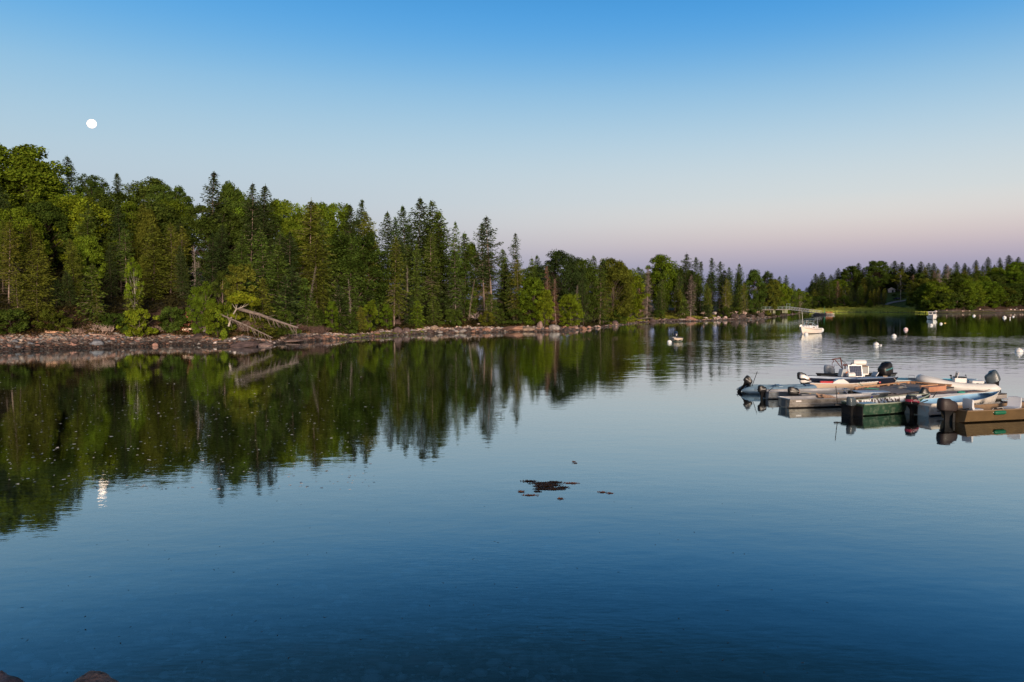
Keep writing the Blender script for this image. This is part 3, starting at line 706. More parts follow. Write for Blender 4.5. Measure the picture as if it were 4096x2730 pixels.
 ('dead', 700, 610, 8, GY, 'slanting pale dead stem behind the fallen tree root', SNAG, G3, .5),
 ('dead', 805, 640, 9, GY, 'crooked pale dead stem in the dark gap mid wood', SNAG, G3, .4),
 ('dead', 1075, 640, 8, GY, 'leaning thin dead stem left of the twin ragged spruces', BKL, G3, .4),
 ('dead', 935, 610, 9, GY, 'thin dead stem behind the bright young spruce', SNAG, G3, .5),
]
for kd, px, top, s, col, lab, bark, g, wd in T:
    tl = None
    if 'leaning thin dead' in lab: tl = (0, rad(9))
    if 'slanting pale' in lab: tl = (0, rad(10))
    tpx(kd, px, top, s, col, lab, bark, g, wide=wd, rz=0 if tl else None, tilt=tl)
# the wood behind: packed trees below the skyline, told apart only by the stretch of shore
SKY = np.array([(-80, 340), (0, 345), (110, 380), (150, 412), (210, 420), (300, 440), (400, 445), (480, 440), (640, 475), (760, 478), (830, 500), (950, 490), (1000, 490), (1060, 560), (1110, 560), (1200, 600), (1260, 600), (1330, 605), (1430, 622), (1500, 612), (1560, 605), (1640, 610), (1700, 622), (1760, 636), (1840, 660)])
ZN = [(-60, 130, 'in the packed slope wood at the far left edge'), (130, 290, 'in the packed slope wood around the big yellow-green maple'), (290, 440, 'in the packed wood behind the twin pointed firs'), (440, 640, 'in the packed wood behind the fallen tree'), (640, 830, 'in the packed wood behind the knobbly ragged spruce'), (830, 1050, 'in the packed wood behind the white stones'), (1050, 1240, 'in the packed wood behind the twin ragged spruces'), (1240, 1450, 'in the packed wood behind the grassy cove'), (1450, 1640, 'in the second wood behind the little moored skiff'), (1640, 1850, 'in the second wood behind boulder heap and pier')]
def zone(px):
    for a, b, n_ in ZN:
        if px < b: return n_
    return ZN[-1][2]
KW = {'full': 'full dark spruce', 'tall': 'tall spruce with bare lower trunk', 'slim': 'slim spruce', 'old': 'drooping spruce', 'oak': 'rounded leafy tree', 'maple': 'leafy green tree', 'thin': 'thin sparse spruce', 'dead': 'bare dead stem', 'small': 'young fir', 'bush': 'low dark shrub', 'rag': 'ragged spruce'}
def fill(px, s, kinds, lo, hi):
    kd = R.choice(kinds); top = np.interp(px, SKY[:, 0], SKY[:, 1]); base_y = (1240 - px * .004) / 1.741 + 12
    tp = top + (base_y - top) * (lo + (hi - lo) * R.random())
    col = {'oak': MID, 'maple': LG, 'bush': MID}.get(kd, R.choice([DK, DK, MID, OL]))
    lab = KW[kd] + ' ' + zone(px); col = tuple(q * .95 for q in col)
    if kd == 'bush':
        P_ = px * 4096 / 2353; Y_ = float(shore_depth(np.array([P_]))[0]) + s; tree('bush', (P_ - 2048) / FPX * Y_, Y_, R.uniform(2.2, 3.8), col, BK, lab, lab); return
    tpx(kd, px, tp, s, col, lab, R.choice([BK, BK, BKL]), lab, wide=.85 + .35 * R.random())
x_ = -80
while x_ < 1850:
    Y = float(shore_depth(np.array([x_ * 1.741]))[0])
    st = 4.6 / (Y + 18) * FPX / 1.741        # about one tree every 4.5 m and row
    left = x_ < 800; far = x_ > 1180
    rows = [((36, 42), ['full', 'maple'], .08, .22)] if far else []
    rows += [((26, 34), ['oak', 'maple', 'full', 'oak'] if left else ['full', 'old', 'tall', 'full'], .03, .14),
             ((17, 24), ['old', 'full', 'full', 'maple', 'oak'] if left else ['full', 'tall', 'old', 'full'], .10, .34),
             ((10, 16), ['tall', 'old', 'slim', 'full', 'full'], .22, .55)]
    for (a, b), ks, lo, hi in rows: fill(x_ + R.uniform(-.3, .3) * st, R.uniform(a, b), ks, lo, hi)
    if R.random() < .75: fill(x_ + R.uniform(-.5, .5) * st, R.uniform(6, 9), ['small', 'bush', 'thin', 'bush', 'small'], .58, .84)
    x_ += st * 1.12

# undergrowth, ferns and low brush on the forest floor: nobody could count it
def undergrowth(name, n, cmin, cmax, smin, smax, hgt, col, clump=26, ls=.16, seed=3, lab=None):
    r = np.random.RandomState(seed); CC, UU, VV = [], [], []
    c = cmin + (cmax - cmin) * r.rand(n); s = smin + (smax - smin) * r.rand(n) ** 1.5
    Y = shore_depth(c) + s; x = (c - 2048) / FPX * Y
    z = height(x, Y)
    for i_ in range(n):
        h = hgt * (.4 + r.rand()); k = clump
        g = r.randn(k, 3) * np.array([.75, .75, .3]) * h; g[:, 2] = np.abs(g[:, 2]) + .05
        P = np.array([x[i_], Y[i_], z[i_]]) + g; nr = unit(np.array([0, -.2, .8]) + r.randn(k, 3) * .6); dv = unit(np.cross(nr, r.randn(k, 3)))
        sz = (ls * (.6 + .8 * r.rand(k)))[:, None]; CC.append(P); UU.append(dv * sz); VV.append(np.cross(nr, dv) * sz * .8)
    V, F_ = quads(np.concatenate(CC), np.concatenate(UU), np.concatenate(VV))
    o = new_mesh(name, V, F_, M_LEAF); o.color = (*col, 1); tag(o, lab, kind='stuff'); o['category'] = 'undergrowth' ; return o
undergrowth('hillside_brush', 1500, 3190, 4300, 47, 130, 1.3, (.050, .060, .018), 22, .30, 11, lab='dark brush on the far slope') if False else None
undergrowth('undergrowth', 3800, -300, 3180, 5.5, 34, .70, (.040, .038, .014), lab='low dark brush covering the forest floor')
undergrowth('ferns', 900, 0, 2300, 4.8, 8, .40, (.13, .085, .035), 20, .11, 5, lab='rusty brown brush and roots along the foot of the bank')
print('trees', len(tree_log))

# ================================================================== shore: rocks, driftwood, fallen trees
def onground(px, py, d0=60, d1=620, step=.35):
    """first terrain point seen through a pixel of the photograph"""
    d = _ray(px, py); ts = np.arange(d0, d1, step) / d[1]
    X, Yv, Z = d[0] * ts, d[1] * ts, CAM_H + d[2] * ts
    g = height(X, Yv); k = np.nonzero(Z <= np.maximum(g, 0))[0]
    if len(k) == 0: return float(X[-1]), float(Yv[-1]), float(g[-1])
    k = k[0]; return float(X[k]), float(Yv[k]), float(max(g[k], 0))
M_ROCK = mat('rock', (.2, .16, .14), .85, objcol=True, noise=(2.2, .55, 1.5), bump=(5, .8, .06), spec=.3)
def ico(sub=3):
    import bmesh
    bm = bmesh.new(); bmesh.ops.create_icosphere(bm, subdivisions=sub, radius=1.0)
    v = np.array([p.co[:] for p in bm.verts]); f = np.array([[p.index for p in q.verts] for q in bm.faces]); bm.free(); return v, f
_icv, _icf = ico(4); _ic2v, _ic2f = ico(2)
def rock_shape(seed, v0=_icv, blocky=.5):
    r = np.random.RandomState(seed); v = v0.copy()
    for _ in range(9):                        # planes cut flat facets
        n_ = unit(r.randn(3)); d = .62 + .3 * r.rand(); k = v @ n_; v = v - np.maximum(k - d, 0)[:, None] * n_ * (.6 + blocky * .6)
    dsp = 0
    for a, s in ((.16, 1.3), (.07, 3.1), (.03, 7.0)):
        dsp = dsp + a * (np.sin(v[:, 0] * s * 2 + r.rand() * 9) * np.cos(v[:, 1] * s * 1.7 + r.rand() * 9) + np.sin(v[:, 2] * s * 2.3 + r.rand() * 9) * .6)
    return v * (1 + dsp)[:, None]
ROCKS = []
for k in range(7):
    o = new_mesh('boulder', rock_shape(200 + k, blocky=.2 + .12 * k), _icf, M_ROCK, None, True); ROCKS.append(o.data); bpy.data.objects.remove(o)
RSM = []
for k in range(6):
    o = new_mesh('stone', rock_shape(300 + k, _ic2v, .4), _ic2f, M_ROCK, None, True); RSM.append(o.data); bpy.data.objects.remove(o)
PK = (.31, .215, .185); TN = (.27, .20, .15); BL = (.13, .14, .16); DP = (.10, .070, .066); SA = (.27, .155, .125); GR = (.22, .20, .19); WH = (.62, .52, .48); BR = (.22, .125, .09); DKR = (.075, .055, .05); PW = (.66, .47, .42)
def boulder(px, py, wpx, hpx, col, label, group='boulders along the shore', depth_k=.8, sm_=False, name='boulder'):
    x, y, z = onground(px, py)
    w = wpx / FPX * y; h = hpx / FPX * y
    o = bpy.data.objects.new(name, R.choice(RSM if sm_ else ROCKS)); COL.objects.link(o)
    o.scale = (w / 2, w / 2 * depth_k, h * .72); o.location = (x, y + w * .3, z + h * .25)
    o.rotation_euler = (R.uniform(-.12, .12), R.uniform(-.12, .12), R.uniform(-.5, .5) + (math.pi if R.random() < .5 else 0))
    v = .85 + .3 * R.random(); o.color = (*[c * v for c in col], 1)
    tag(o, label, 'boulder' if name == 'boulder' else 'stone', group); return o
B = [(35, 1390, 24, 13, SA, 'salmon stone at the water edge near the left picture border'), (77, 1380, 24, 13, TN, 'tan egg-shaped stone beside the salmon one on the left beach'), (54, 1372, 32, 15, BL, 'bluish boulder just behind the tan egg-shaped stone'),
     (376, 1386, 56, 29, BL, 'biggest rounded blue-grey boulder at the water edge of the left beach'), (290, 1371, 34, 18, DP, 'dark purple boulder left of the biggest blue-grey one'), (287, 1387, 32, 14, SA, 'salmon boulder half in the water below the dark purple one'),
     (616, 1386, 29, 17, SA, 'lone salmon red rock on the pebbles below the lime bush'), (211, 1369, 15, 9, GR, 'small grey stone in the middle of the left beach'), (488, 1381, 15, 9, TN, 'small pale stone between the blue-grey boulder and the salmon red rock'), (420, 1379, 18, 9, GR, 'grey stone touching the right of the blue-grey boulder'),
     (702, 1330, 30, 22, PW, 'upright pink block beside the red earth scar'), (824, 1338, 31, 20, GR, 'grey boulder resting against the bleached drift log'), (797, 1362, 76, 26, DKR, 'large dark low boulder on the beach below the drift log'),
     (962, 1367, 58, 14, BL, 'flat slate blue boulder behind the pink ledge'), (960, 1392, 120, 20, DP, 'long smooth rock breaking the water, darker left hump'), (1050, 1386, 70, 13, PK, 'smooth pinkish right end of the rock breaking the water'), (889, 1341, 44, 15, DKR, 'dark boulder right of the grey one by the drift log'),
     (1007, 1349, 14, 9, BR, 'small brown stone on the sandy patch behind the ledge'), (1045, 1366, 28, 10, PK, 'pink stone on the sandy patch'), (870, 1352, 40, 8, WH, 'pale flat slab beside the dark low boulder'), (900, 1378, 110, 9, TN, 'low sandy ledge reaching the water behind the long smooth rock'), (1140, 1371, 130, 8, PK, 'thin pink ledge at the water right of the long smooth rock'),
     (1592, 1338, 48, 26, DP, 'dark maroon boulder at the water, left of a pair'), (1627, 1336, 38, 21, DP, 'dark maroon boulder at the water, right of a pair'), (1736, 1325, 36, 20, TN, 'square tan boulder in the middle of the rocky ledge'),
     (1664, 1301, 20, 11, PW, 'round pinkish stone at the foot of the curved spruce trunk'), (1803, 1290, 13, 12, WH, 'round white stone standing tallest on the pebble ridge'), (1780, 1291, 11, 8, WH, 'white stone left of the tallest one on the ridge'), (1915, 1302, 12, 9, WH, 'lone round white stone on the ridge below the twin spruces'),
     (1723, 1300, 13, 11, PW, 'white stone near the left of the pebble ridge'), (1946, 1329, 32, 22, BR, 'brown boulder at the water left of the smooth slab'), (2040, 1326, 110, 17, BR, 'smooth rounded bedrock slab sliding into the water'), (2115, 1324, 70, 15, TN, 'right end of the smooth bedrock slab'),
     (2220, 1323, 48, 23, GR, 'large grey boulder standing free at the low point'), (2258, 1318, 30, 15, BR, 'brown boulder touching the large grey one'), (2333, 1319, 32, 15, BR, 'red-brown boulder at the end of the low point'), (2358, 1316, 24, 11, SA, 'reddish stone last of the low point'), (2300, 1316, 26, 11, BR, 'brown stone in the row at the low point'),
     (2406, 1275, 110, 9, PK, 'pink bedrock ledge above the tide flat'), (2500, 1271, 84, 7, WH, 'pale grey bedrock ledge above the tide flat'), (2420, 1292, 120, 8, DKR, 'dark weed-covered ledge on the tide flat'), (2560, 1285, 120, 7, GR, 'grey ledge sloping into the cove'),
     (2762, 1283, 52, 19, BR, 'big brown dome boulder with a pale cap at the cove mouth'), (2690, 1286, 64, 9, DP, 'flat dark rock left of the brown dome boulder'), (2808, 1268, 32, 14, DKR, 'dark boulder behind the brown dome boulder'), (2835, 1272, 36, 13, DKR, 'dark wet boulder right of the brown dome'),
     (2940, 1260, 44, 21, PW, 'largest pinkish white boulder of the heap before the pier'), (2972, 1258, 32, 17, PW, 'second pinkish white boulder right of the largest'), (3004, 1256, 30, 19, PK, 'third pinkish boulder of the heap'), (3030, 1254, 24, 14, PW, 'fourth pale boulder of the heap'), (3052, 1253, 26, 13, PW, 'last pale boulder of the heap beside the pier'), (2994, 1243, 20, 11, PK, 'small boulder on top of the heap'),
     (2818, 1259, 24, 11, PW, 'pale boulder on the shelf left of the heap'), (2780, 1262, 22, 11, PW, 'pale boulder above the brown dome'), (2858, 1259, 26, 10, WH, 'whitish boulder midway between the dome and the heap'), (2735, 1262, 18, 8, PW, 'first pale boulder beside the grassy cove'),
     (2906, 1274, 36, 17, DKR, 'black weedy boulder under the left of the heap'), (2940, 1276, 38, 19, DKR, 'black weedy boulder under the largest pale one'), (2976, 1276, 34, 17, DKR, 'black weedy boulder under the middle of the heap'), (3010, 1274, 34, 16, DKR, 'black weedy boulder under the right of the heap'), (3045, 1271, 32, 17, DKR, 'black weedy boulder nearest the pier piles')]
for b in B: boulder(*b)
# random stones told apart only by their stretch of beach
def stones(n, c0, c1, s0, s1, w0, w1, cols, lab):
    for _ in range(n):
        c = R.uniform(c0, c1); s = R.uniform(s0, s1); Y = float(shore_depth(np.array([c]))[0]) + s; x = (c - 2048) / FPX * Y; z = gz(x, Y)
        w = R.uniform(w0, w1) * R.uniform(.7, 1.1); o = bpy.data.objects.new('stone', R.choice(RSM)); COL.objects.link(o)
        o.location = (x, Y, max(z, -.1) + w * .16); o.scale = (w / 2, w / 2 * R.uniform(.6, 1), w * R.uniform(.25, .42)); o.rotation_euler = (R.uniform(-.2, .2), R.uniform(-.2, .2), R.random() * 6.28)
        cl = R.choice(cols); v = R.uniform(.7, 1.25); o.color = (*[q * v for q in cl], 1); tag(o, lab, 'stone', lab)
stones(44, 0, 560, .4, 5.0, .35, .8, [GR, BR, TN, DP, SA, BL], 'stone among many on the pebble beach at the left')
stones(30, 560, 1150, .6, 5, .35, .8, [GR, BR, PK, DKR, WH], 'stone among many on the beach below the drift log')
stones(36, 1580, 1930, .2, 2.4, .5, 1.5, [BR, DP, TN, DKR, GR], 'brown block on the rocky ledge mid shore')
stones(58, 1370, 2140, 2.8, 5.2, .3, .75, [WH, PW, WH, TN], 'pale stone on the white pebble ridge')
stones(34, 2140, 2600, .5, 8, .4, 1.2, [BR, DKR, GR, DP], 'weedy dark rock on the tide flat')
stones(22, 2760, 3060, 3, 8, .8, 2.0, [PW, WH, PK], 'pale block in the boulder heap before the pier')
stones(26, 3710, 4096, 4, 8, .5, 1.3, [WH, GR, PW], 'pale stone on the far stony beach')
stones(30, 1150, 1600, .2, 2.6, .5, 1.4, [BR, DP, DKR], 'dark brown ledge block left of the maroon boulder pair')
stones(30, 2150, 2700, .3, 5, .7, 2.2, [BR, DP, DKR, PK], 'reddish brown ledge block along the tide flat')
# pebbles between them
def pebbles():
    r = np.random.RandomState(9); base = []; 
    v0, f0 = ico(1)
    sh = [v0 * (1 + .18 * r.randn(len(v0), 1)) for _ in range(8)]
    n = 15000; c = r.choice([0, 1, 2], n, p=[.45, .33, .22]); cx = np.where(c == 0, r.uniform(-120, 1250, n), np.where(c == 1, r.uniform(1200, 2350, n), r.uniform(2350, 3180, n)))
    s = r.rand(n) ** .8 * 5.0 + .1; Y = shore_depth(cx) + s; x = (cx - 2048) / FPX * Y; z = height(x, Y)
    w = (.05 + .13 * r.rand(n) ** 2) * (1 + Y / 260)
    V = np.concatenate([sh[i % 8] * np.array([w[i] * 1.2, w[i], w[i] * .6]) + np.array([x[i], Y[i], z[i] + w[i] * .25]) for i in range(n)])
    F_ = np.concatenate([f0 + i * len(v0) for i in range(n)])
    pal = np.array([(.24, .18, .155), (.15, .10, .085), (.34, .20, .15), (.42, .35, .31), (.08, .065, .06), (.20, .20, .20)])
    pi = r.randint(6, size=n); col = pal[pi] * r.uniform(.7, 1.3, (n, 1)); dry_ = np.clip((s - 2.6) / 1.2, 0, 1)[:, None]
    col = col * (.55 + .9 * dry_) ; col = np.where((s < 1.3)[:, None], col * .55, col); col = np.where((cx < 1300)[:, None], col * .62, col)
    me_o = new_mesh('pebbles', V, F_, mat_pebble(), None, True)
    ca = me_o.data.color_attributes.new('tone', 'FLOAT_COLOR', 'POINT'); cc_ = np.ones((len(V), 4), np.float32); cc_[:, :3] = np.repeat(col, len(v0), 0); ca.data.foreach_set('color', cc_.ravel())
    tag(me_o, 'mixed pink, grey and white pebbles covering the beach', kind='stuff')
def mat_pebble():
    m = mat('pebble', (.2, .16, .14), .8, spec=.3); t = m.node_tree; a = t.nodes.new('ShaderNodeAttribute'); a.attribute_name = 'tone'
    t.links.new(a.outputs['Color'], t.nodes['Principled BSDF'].inputs['Base Color']); return m
pebbles()

# driftwood and fallen trees
M_WOOD = mat('driftwood', (.5, .4, .34), .85, objcol=True, noise=(3, .7, 1.25), bump=(12, .5, .02), spec=.2)
def log(name, pts, r, col, label, cat='driftwood', stubs=0, seed=1, stub_len=1.0, group=None, down=0.0):
    rr = random.Random(seed); t = MB(); t.tube(pts, r, 9)
    P = [Vector(p) for p in pts]
    for _ in range(stubs):
        q = rr.uniform(.12, .97) * (len(P) - 1); i_ = int(min(q, len(P) - 2)); p = P[i_].lerp(P[i_ + 1], q - i_); dr = (P[i_ + 1] - P[i_]).normalized()
        a = rr.uniform(0, 6.28); sv = Vector((rr.uniform(-.4, .4), math.cos(a), math.sin(a) - down)).normalized() + dr * .5
        l_ = stub_len * rr.uniform(.35, 1.0); t.tube([p, p + sv * l_ * .5 + Vector((0, 0, .05)), p + sv * l_ + Vector((rr.uniform(-.1, .1), 0, rr.uniform(-.2, .1) * l_))], [.04, .028, .012], 4)
    o = t.build(name, M_WOOD, None, True); o.color = (*col, 1); tag(o, label, cat, group); return o
def pt(px, py, Y): return Vector(atd(px, py, Y))
a1 = onground(732, 1327); a2 = onground(990, 1319)
log('driftwood_log', [Vector(a1) + Vector((0, 0, .15)), Vector(onground(860, 1322)) + Vector((0, 0, .22)), Vector(a2) + Vector((0, 0, .2))], [.17, .15, .09], (.80, .62, .52), 'long bleached straight drift log lying along the top of the beach')
b1 = onground(180, 1335); b2 = onground(262, 1342)
log('driftwood_log', [Vector(b1) + Vector((0, 0, .15)), Vector(b2) + Vector((0, 0, .12))], [.20, .10], (.55, .33, .22), 'short tapering orange-brown drift log under the yellowish fir', stubs=5, seed=4, stub_len=.8)
c1 = onground(330, 1344); c2 = onground(440, 1346)
log('driftwood_log', [Vector(c1) + Vector((0, 0, .1)), Vector(c2) + Vector((0, 0, .12))], [.10, .06], (.42, .28, .22), 'thin brown drift pole above the blue-grey boulder', stubs=8, seed=6, stub_len=1.0)
R0_ = pt(954, 1236, 105); R1_ = pt(1192, 1312, 102.5)
log('fallen_tree', [R0_, R0_.lerp(R1_, .35) + Vector((0, 0, .12)), R0_.lerp(R1_, .7), R1_], [.24, .20, .15, .09], (.215, .175, .155), 'large fallen grey trunk with stubby branches sloping down to the beach', 'fallen tree', 46, 8, 1.3, down=.7)
Q0 = pt(880, 1258, 102); Q1 = pt(1090, 1352, 98.6)
log('fallen_tree', [Q0, Q0.lerp(Q1, .5) + Vector((0, 0, .08)), Q1], [.10, .085, .05], (.22, .18, .155), 'thin fallen stem crossing in front of the large fallen trunk', 'fallen tree', 40, 12, 1.2, down=.5)
def brush(px, py, w, h, n, col, label, seed, lo=.5):
    rr = random.Random(seed); x, y, z = onground(px, py); t = MB(); W_ = w / FPX * y; H_ = h / FPX * y
    core = [Vector((x - W_ * .45, y, z + .15)), Vector((x, y + .2, z + .25)), Vector((x + W_ * .45, y, z + .12))]
    t.tube(core, .07, 6)
    for _ in range(n):
        q = rr.random(); p = core[0].lerp(core[2], q) + Vector((0, rr.uniform(-.5, .6), rr.uniform(-.1, .15))); a = rr.uniform(-1.3, 1.3); l_ = H_ * rr.uniform(lo, 1.1)
        e = p + Vector((math.sin(a) * l_, rr.uniform(-.4, .4) * l_, abs(math.cos(a)) * l_ * .8)); m_ = p.lerp(e, .5) + Vector((rr.uniform(-.2, .2), 0, rr.uniform(0, .2)))
        t.tube([p, m_, e], [.045, .032, .014], 3, False)
        for _k in range(4):
            b = m_.lerp(e, rr.random()); t.tube([b, b + Vector((rr.uniform(-.3, .3), rr.uniform(-.2, .2), rr.uniform(-.1, .35)))], [.022, .010], 3, False)
    o = t.build('dead_branches', M_WOOD); o.color = (*col, 1); tag(o, label, 'dead branches', 'heaps of dead branches on the shore'); return o
brush(960, 1330, 150, 48, 260, (.16, .11, .09), 'tangled grey dead branches beneath the thin fallen stem', 1)
brush(1120, 1332, 170, 46, 340, (.11, .065, .052), 'dark reddish tangle of branches under the tip of the fallen trunk', 2)
brush(1240, 1335, 130, 32, 200, (.10, .065, .055), 'dark twiggy tangle right of the fallen trunk', 3)
brush(400, 1338, 110, 26, 80, (.36, .27, .23), 'pale twiggy driftwood above the blue-grey boulder', 4)
brush(640, 1330, 70, 18, 50, (.34, .25, .21), 'small pale root tangle below the lime bush', 5)
brush(1440, 1300, 90, 24, 60, (.20, .12, .09), 'brown root tangle below the bright cone-shaped cedar', 6)
brush(1930, 1288, 70, 40, 80, (.34, .27, .25), 'grey dead crown lying at the foot of the twin ragged spruces', 7)
brush(2110, 1300, 70, 26, 70, (.10, .07, .06), 'dark overturned root on the smooth bedrock slab', 8)
brush(290, 1345, 90, 18, 50, (.30, .21, .17), 'low twiggy tangle above the dark purple boulder', 9)
brush(1560, 1300, 100, 20, 60, (.13, .09, .08), 'dark roots at the curved spruce trunk foot', 10)
def stump(px, py, h, col, label):
    x, y, z = onground(px, py); H_ = h / FPX * y; t = MB()
    t.tube([(x, y, z - .1), (x + .1, y, z + H_ * .4), (x + .16, y, z + H_)], [.34, .18, .05], 8)
    for a in range(5): t.tube([(x, y, z + .25), (x + math.cos(a * 1.25) * .5, y + math.sin(a * 1.25) * .4, z + .2), (x + math.cos(a * 1.25) * .9, y + math.sin(a * 1.25) * .7, z)], [.13, .09, .03], 6)
    o = t.build('tree_stump', M_WOOD, None, True); o.color = (*col, 1); tag(o, label, 'stump')
stump(2138, 1282, 22, (.36, .18, .12), 'splintered reddish stump at the foot of the lime leafy branchy tree')
stump(2190, 1292, 24, (.62, .52, .44), 'cream weathered root stump beside the large grey boulder')
stump(2500, 1254, 56, (.62, .36, .26), 'tall broken orange-pink trunk before the golden-green tree')
stump(2010, 1285, 40, (.36, .22, .17), 'short broken trunk behind the white pebble ridge')

# birch leaning over the fallen tree
def leaning_birch():
    x, y, z = atd(914, 1294, 101.5)
    e = empty('birch_tree', (x, y, z)); tag(e, 'leaning forked white birch with a lime crown above the fallen trunk', 'tree', G2)
    g = lambda px, py: Vector(atd(px, py, 101.5)) - Vector((x, y, z))
    t = MB(); f1 = g(945, 1238); t.tube([(0, 0, -.4), g(926, 1270), f1], [.13, .11, .085], 7)
    ends = [(966, 1222), (985, 1214), (1010, 1206), (940, 1206), (950, 1190), (925, 1212)]
    for q in ends: t.tube([f1, f1.lerp(g(*q), .5) + Vector((0, .2, -.12)), g(*q)], [.05, .03, .012], 5)
    tr = t.build('trunk', M_BARK, e, True); tr.color = (.34, .30, .26, 1)
    r = np.random.RandomState(4); CC, UU, VV = [], [], []
    for (px, py, w) in [(936, 1188, .9), (955, 1178, 1.0), (975, 1184, 1.0), (1000, 1192, .9), (1018, 1202, .7), (1030, 1216, .45), (940, 1205, .7), (985, 1205, .6), (962, 1196, .9), (920, 1196, .5), (1008, 1218, .4), (930, 1262, .4), (948, 1270, .45)]:
        c = np.array(g(px, py)); k = 230; gg = unit(r.randn(k, 3)) * (r.rand(k, 1) ** .5); P = c + gg * np.array([w, w, w * .6]); nr = unit(gg + np.array([0, 0, .6]) + r.randn(k, 3) * .5); dv = unit(np.cross(nr, r.randn(k, 3))); sz = (.07 + .08 * r.rand(k))[:, None]
        CC.append(P); UU.append(dv * sz); VV.append(np.cross(nr, dv) * sz)
    V, F_ = quads(np.concatenate(CC), np.concatenate(UU), np.concatenate(VV)); c = new_mesh('crown', V, F_, M_LEAF, e); c.color = (.20, .24, .018, 1)
leaning_birch()

# tall marsh grass at the cove
def grass(name, n, cmin, cmax, smin, smax, h, col, lab, seed=1, bw=.05):
    r = np.random.RandomState(seed); c = r.uniform(cmin, cmax, n); s = r.uniform(smin, smax, n); Y = shore_depth(c) + s; x = (c - 2048) / FPX * Y; z = height(x, Y, None)
    P = np.stack([x, Y, z], 1); P = np.repeat(P, 5, 0) + r.randn(n * 5, 3) * np.array([.25, .25, 0]); hh = (h * r.uniform(.5, 1.2, n * 5))[:, None]
    w = unit(r.randn(n * 5, 3) * np.array([1, .4, 0])) * bw; ln = r.randn(n * 5, 3) * np.array([.2, .2, 0]) * hh
    V = np.stack([P - w, P + w, P + ln + np.array([0, 0, 1]) * hh + w * .3, P + ln + np.array([0, 0, 1]) * hh - w * .3], 1).reshape(-1, 3)
    o = new_mesh(name, V, np.arange(len(V)).reshape(-1, 4), M_LEAF); o.color = (*col, 1); tag(o, lab, kind='stuff'); return o
grass('grass', 5000, 2440, 2860, 6, 17, .45, (.24, .25, .045), 'bright green marsh grass in the little cove')
grass('marsh_grass', 22000, 3240, 3710, 1, 56, .55, (.42, .46, .09), 'flat bright marsh grass at the head of the bay', 2, .16)
grass('beach_grass', 2500, 1350, 1700, 1.8, 3.2, .12, (.13, .15, .03), 'thin green weed on the stones mid shore', 3)

# foreground rocks, seaweed and flecks on the water
def near_rock(px, py, w, d, h, col, label, seed, rz=0):
    x, y = at(px, py, 0.05); o = new_mesh('shore_rock', rock_shape(seed, blocky=.8), _icf, M_NROCK, None, True); o.scale = (w, d, h); o.location = (x, y, -.02); o.rotation_euler = (0, .1, rz); tag(o, label, 'rock'); o.color = (*col, 1)
M_NROCK = mat('foreground_rock', (.2, .12, .09), .8, objcol=True, noise=(4, .5, 1.4), bump=(9, .9, .03), streak=(3, (.02, .015, .012), .8))
near_rock(400, 2768, .40, .36, .25, (.27, .15, .11), 'brown angular rock at the bottom edge with a black wet left side', 404, .3)
near_rock(20, 2758, .46, .34, .27, (.20, .12, .11), 'purplish brown rock in the bottom left corner', 405, -.2)
near_rock(330, 2800, .20, .25, .12, (.04, .03, .03), 'small black wet rock touching the brown angular one', 406, .7)
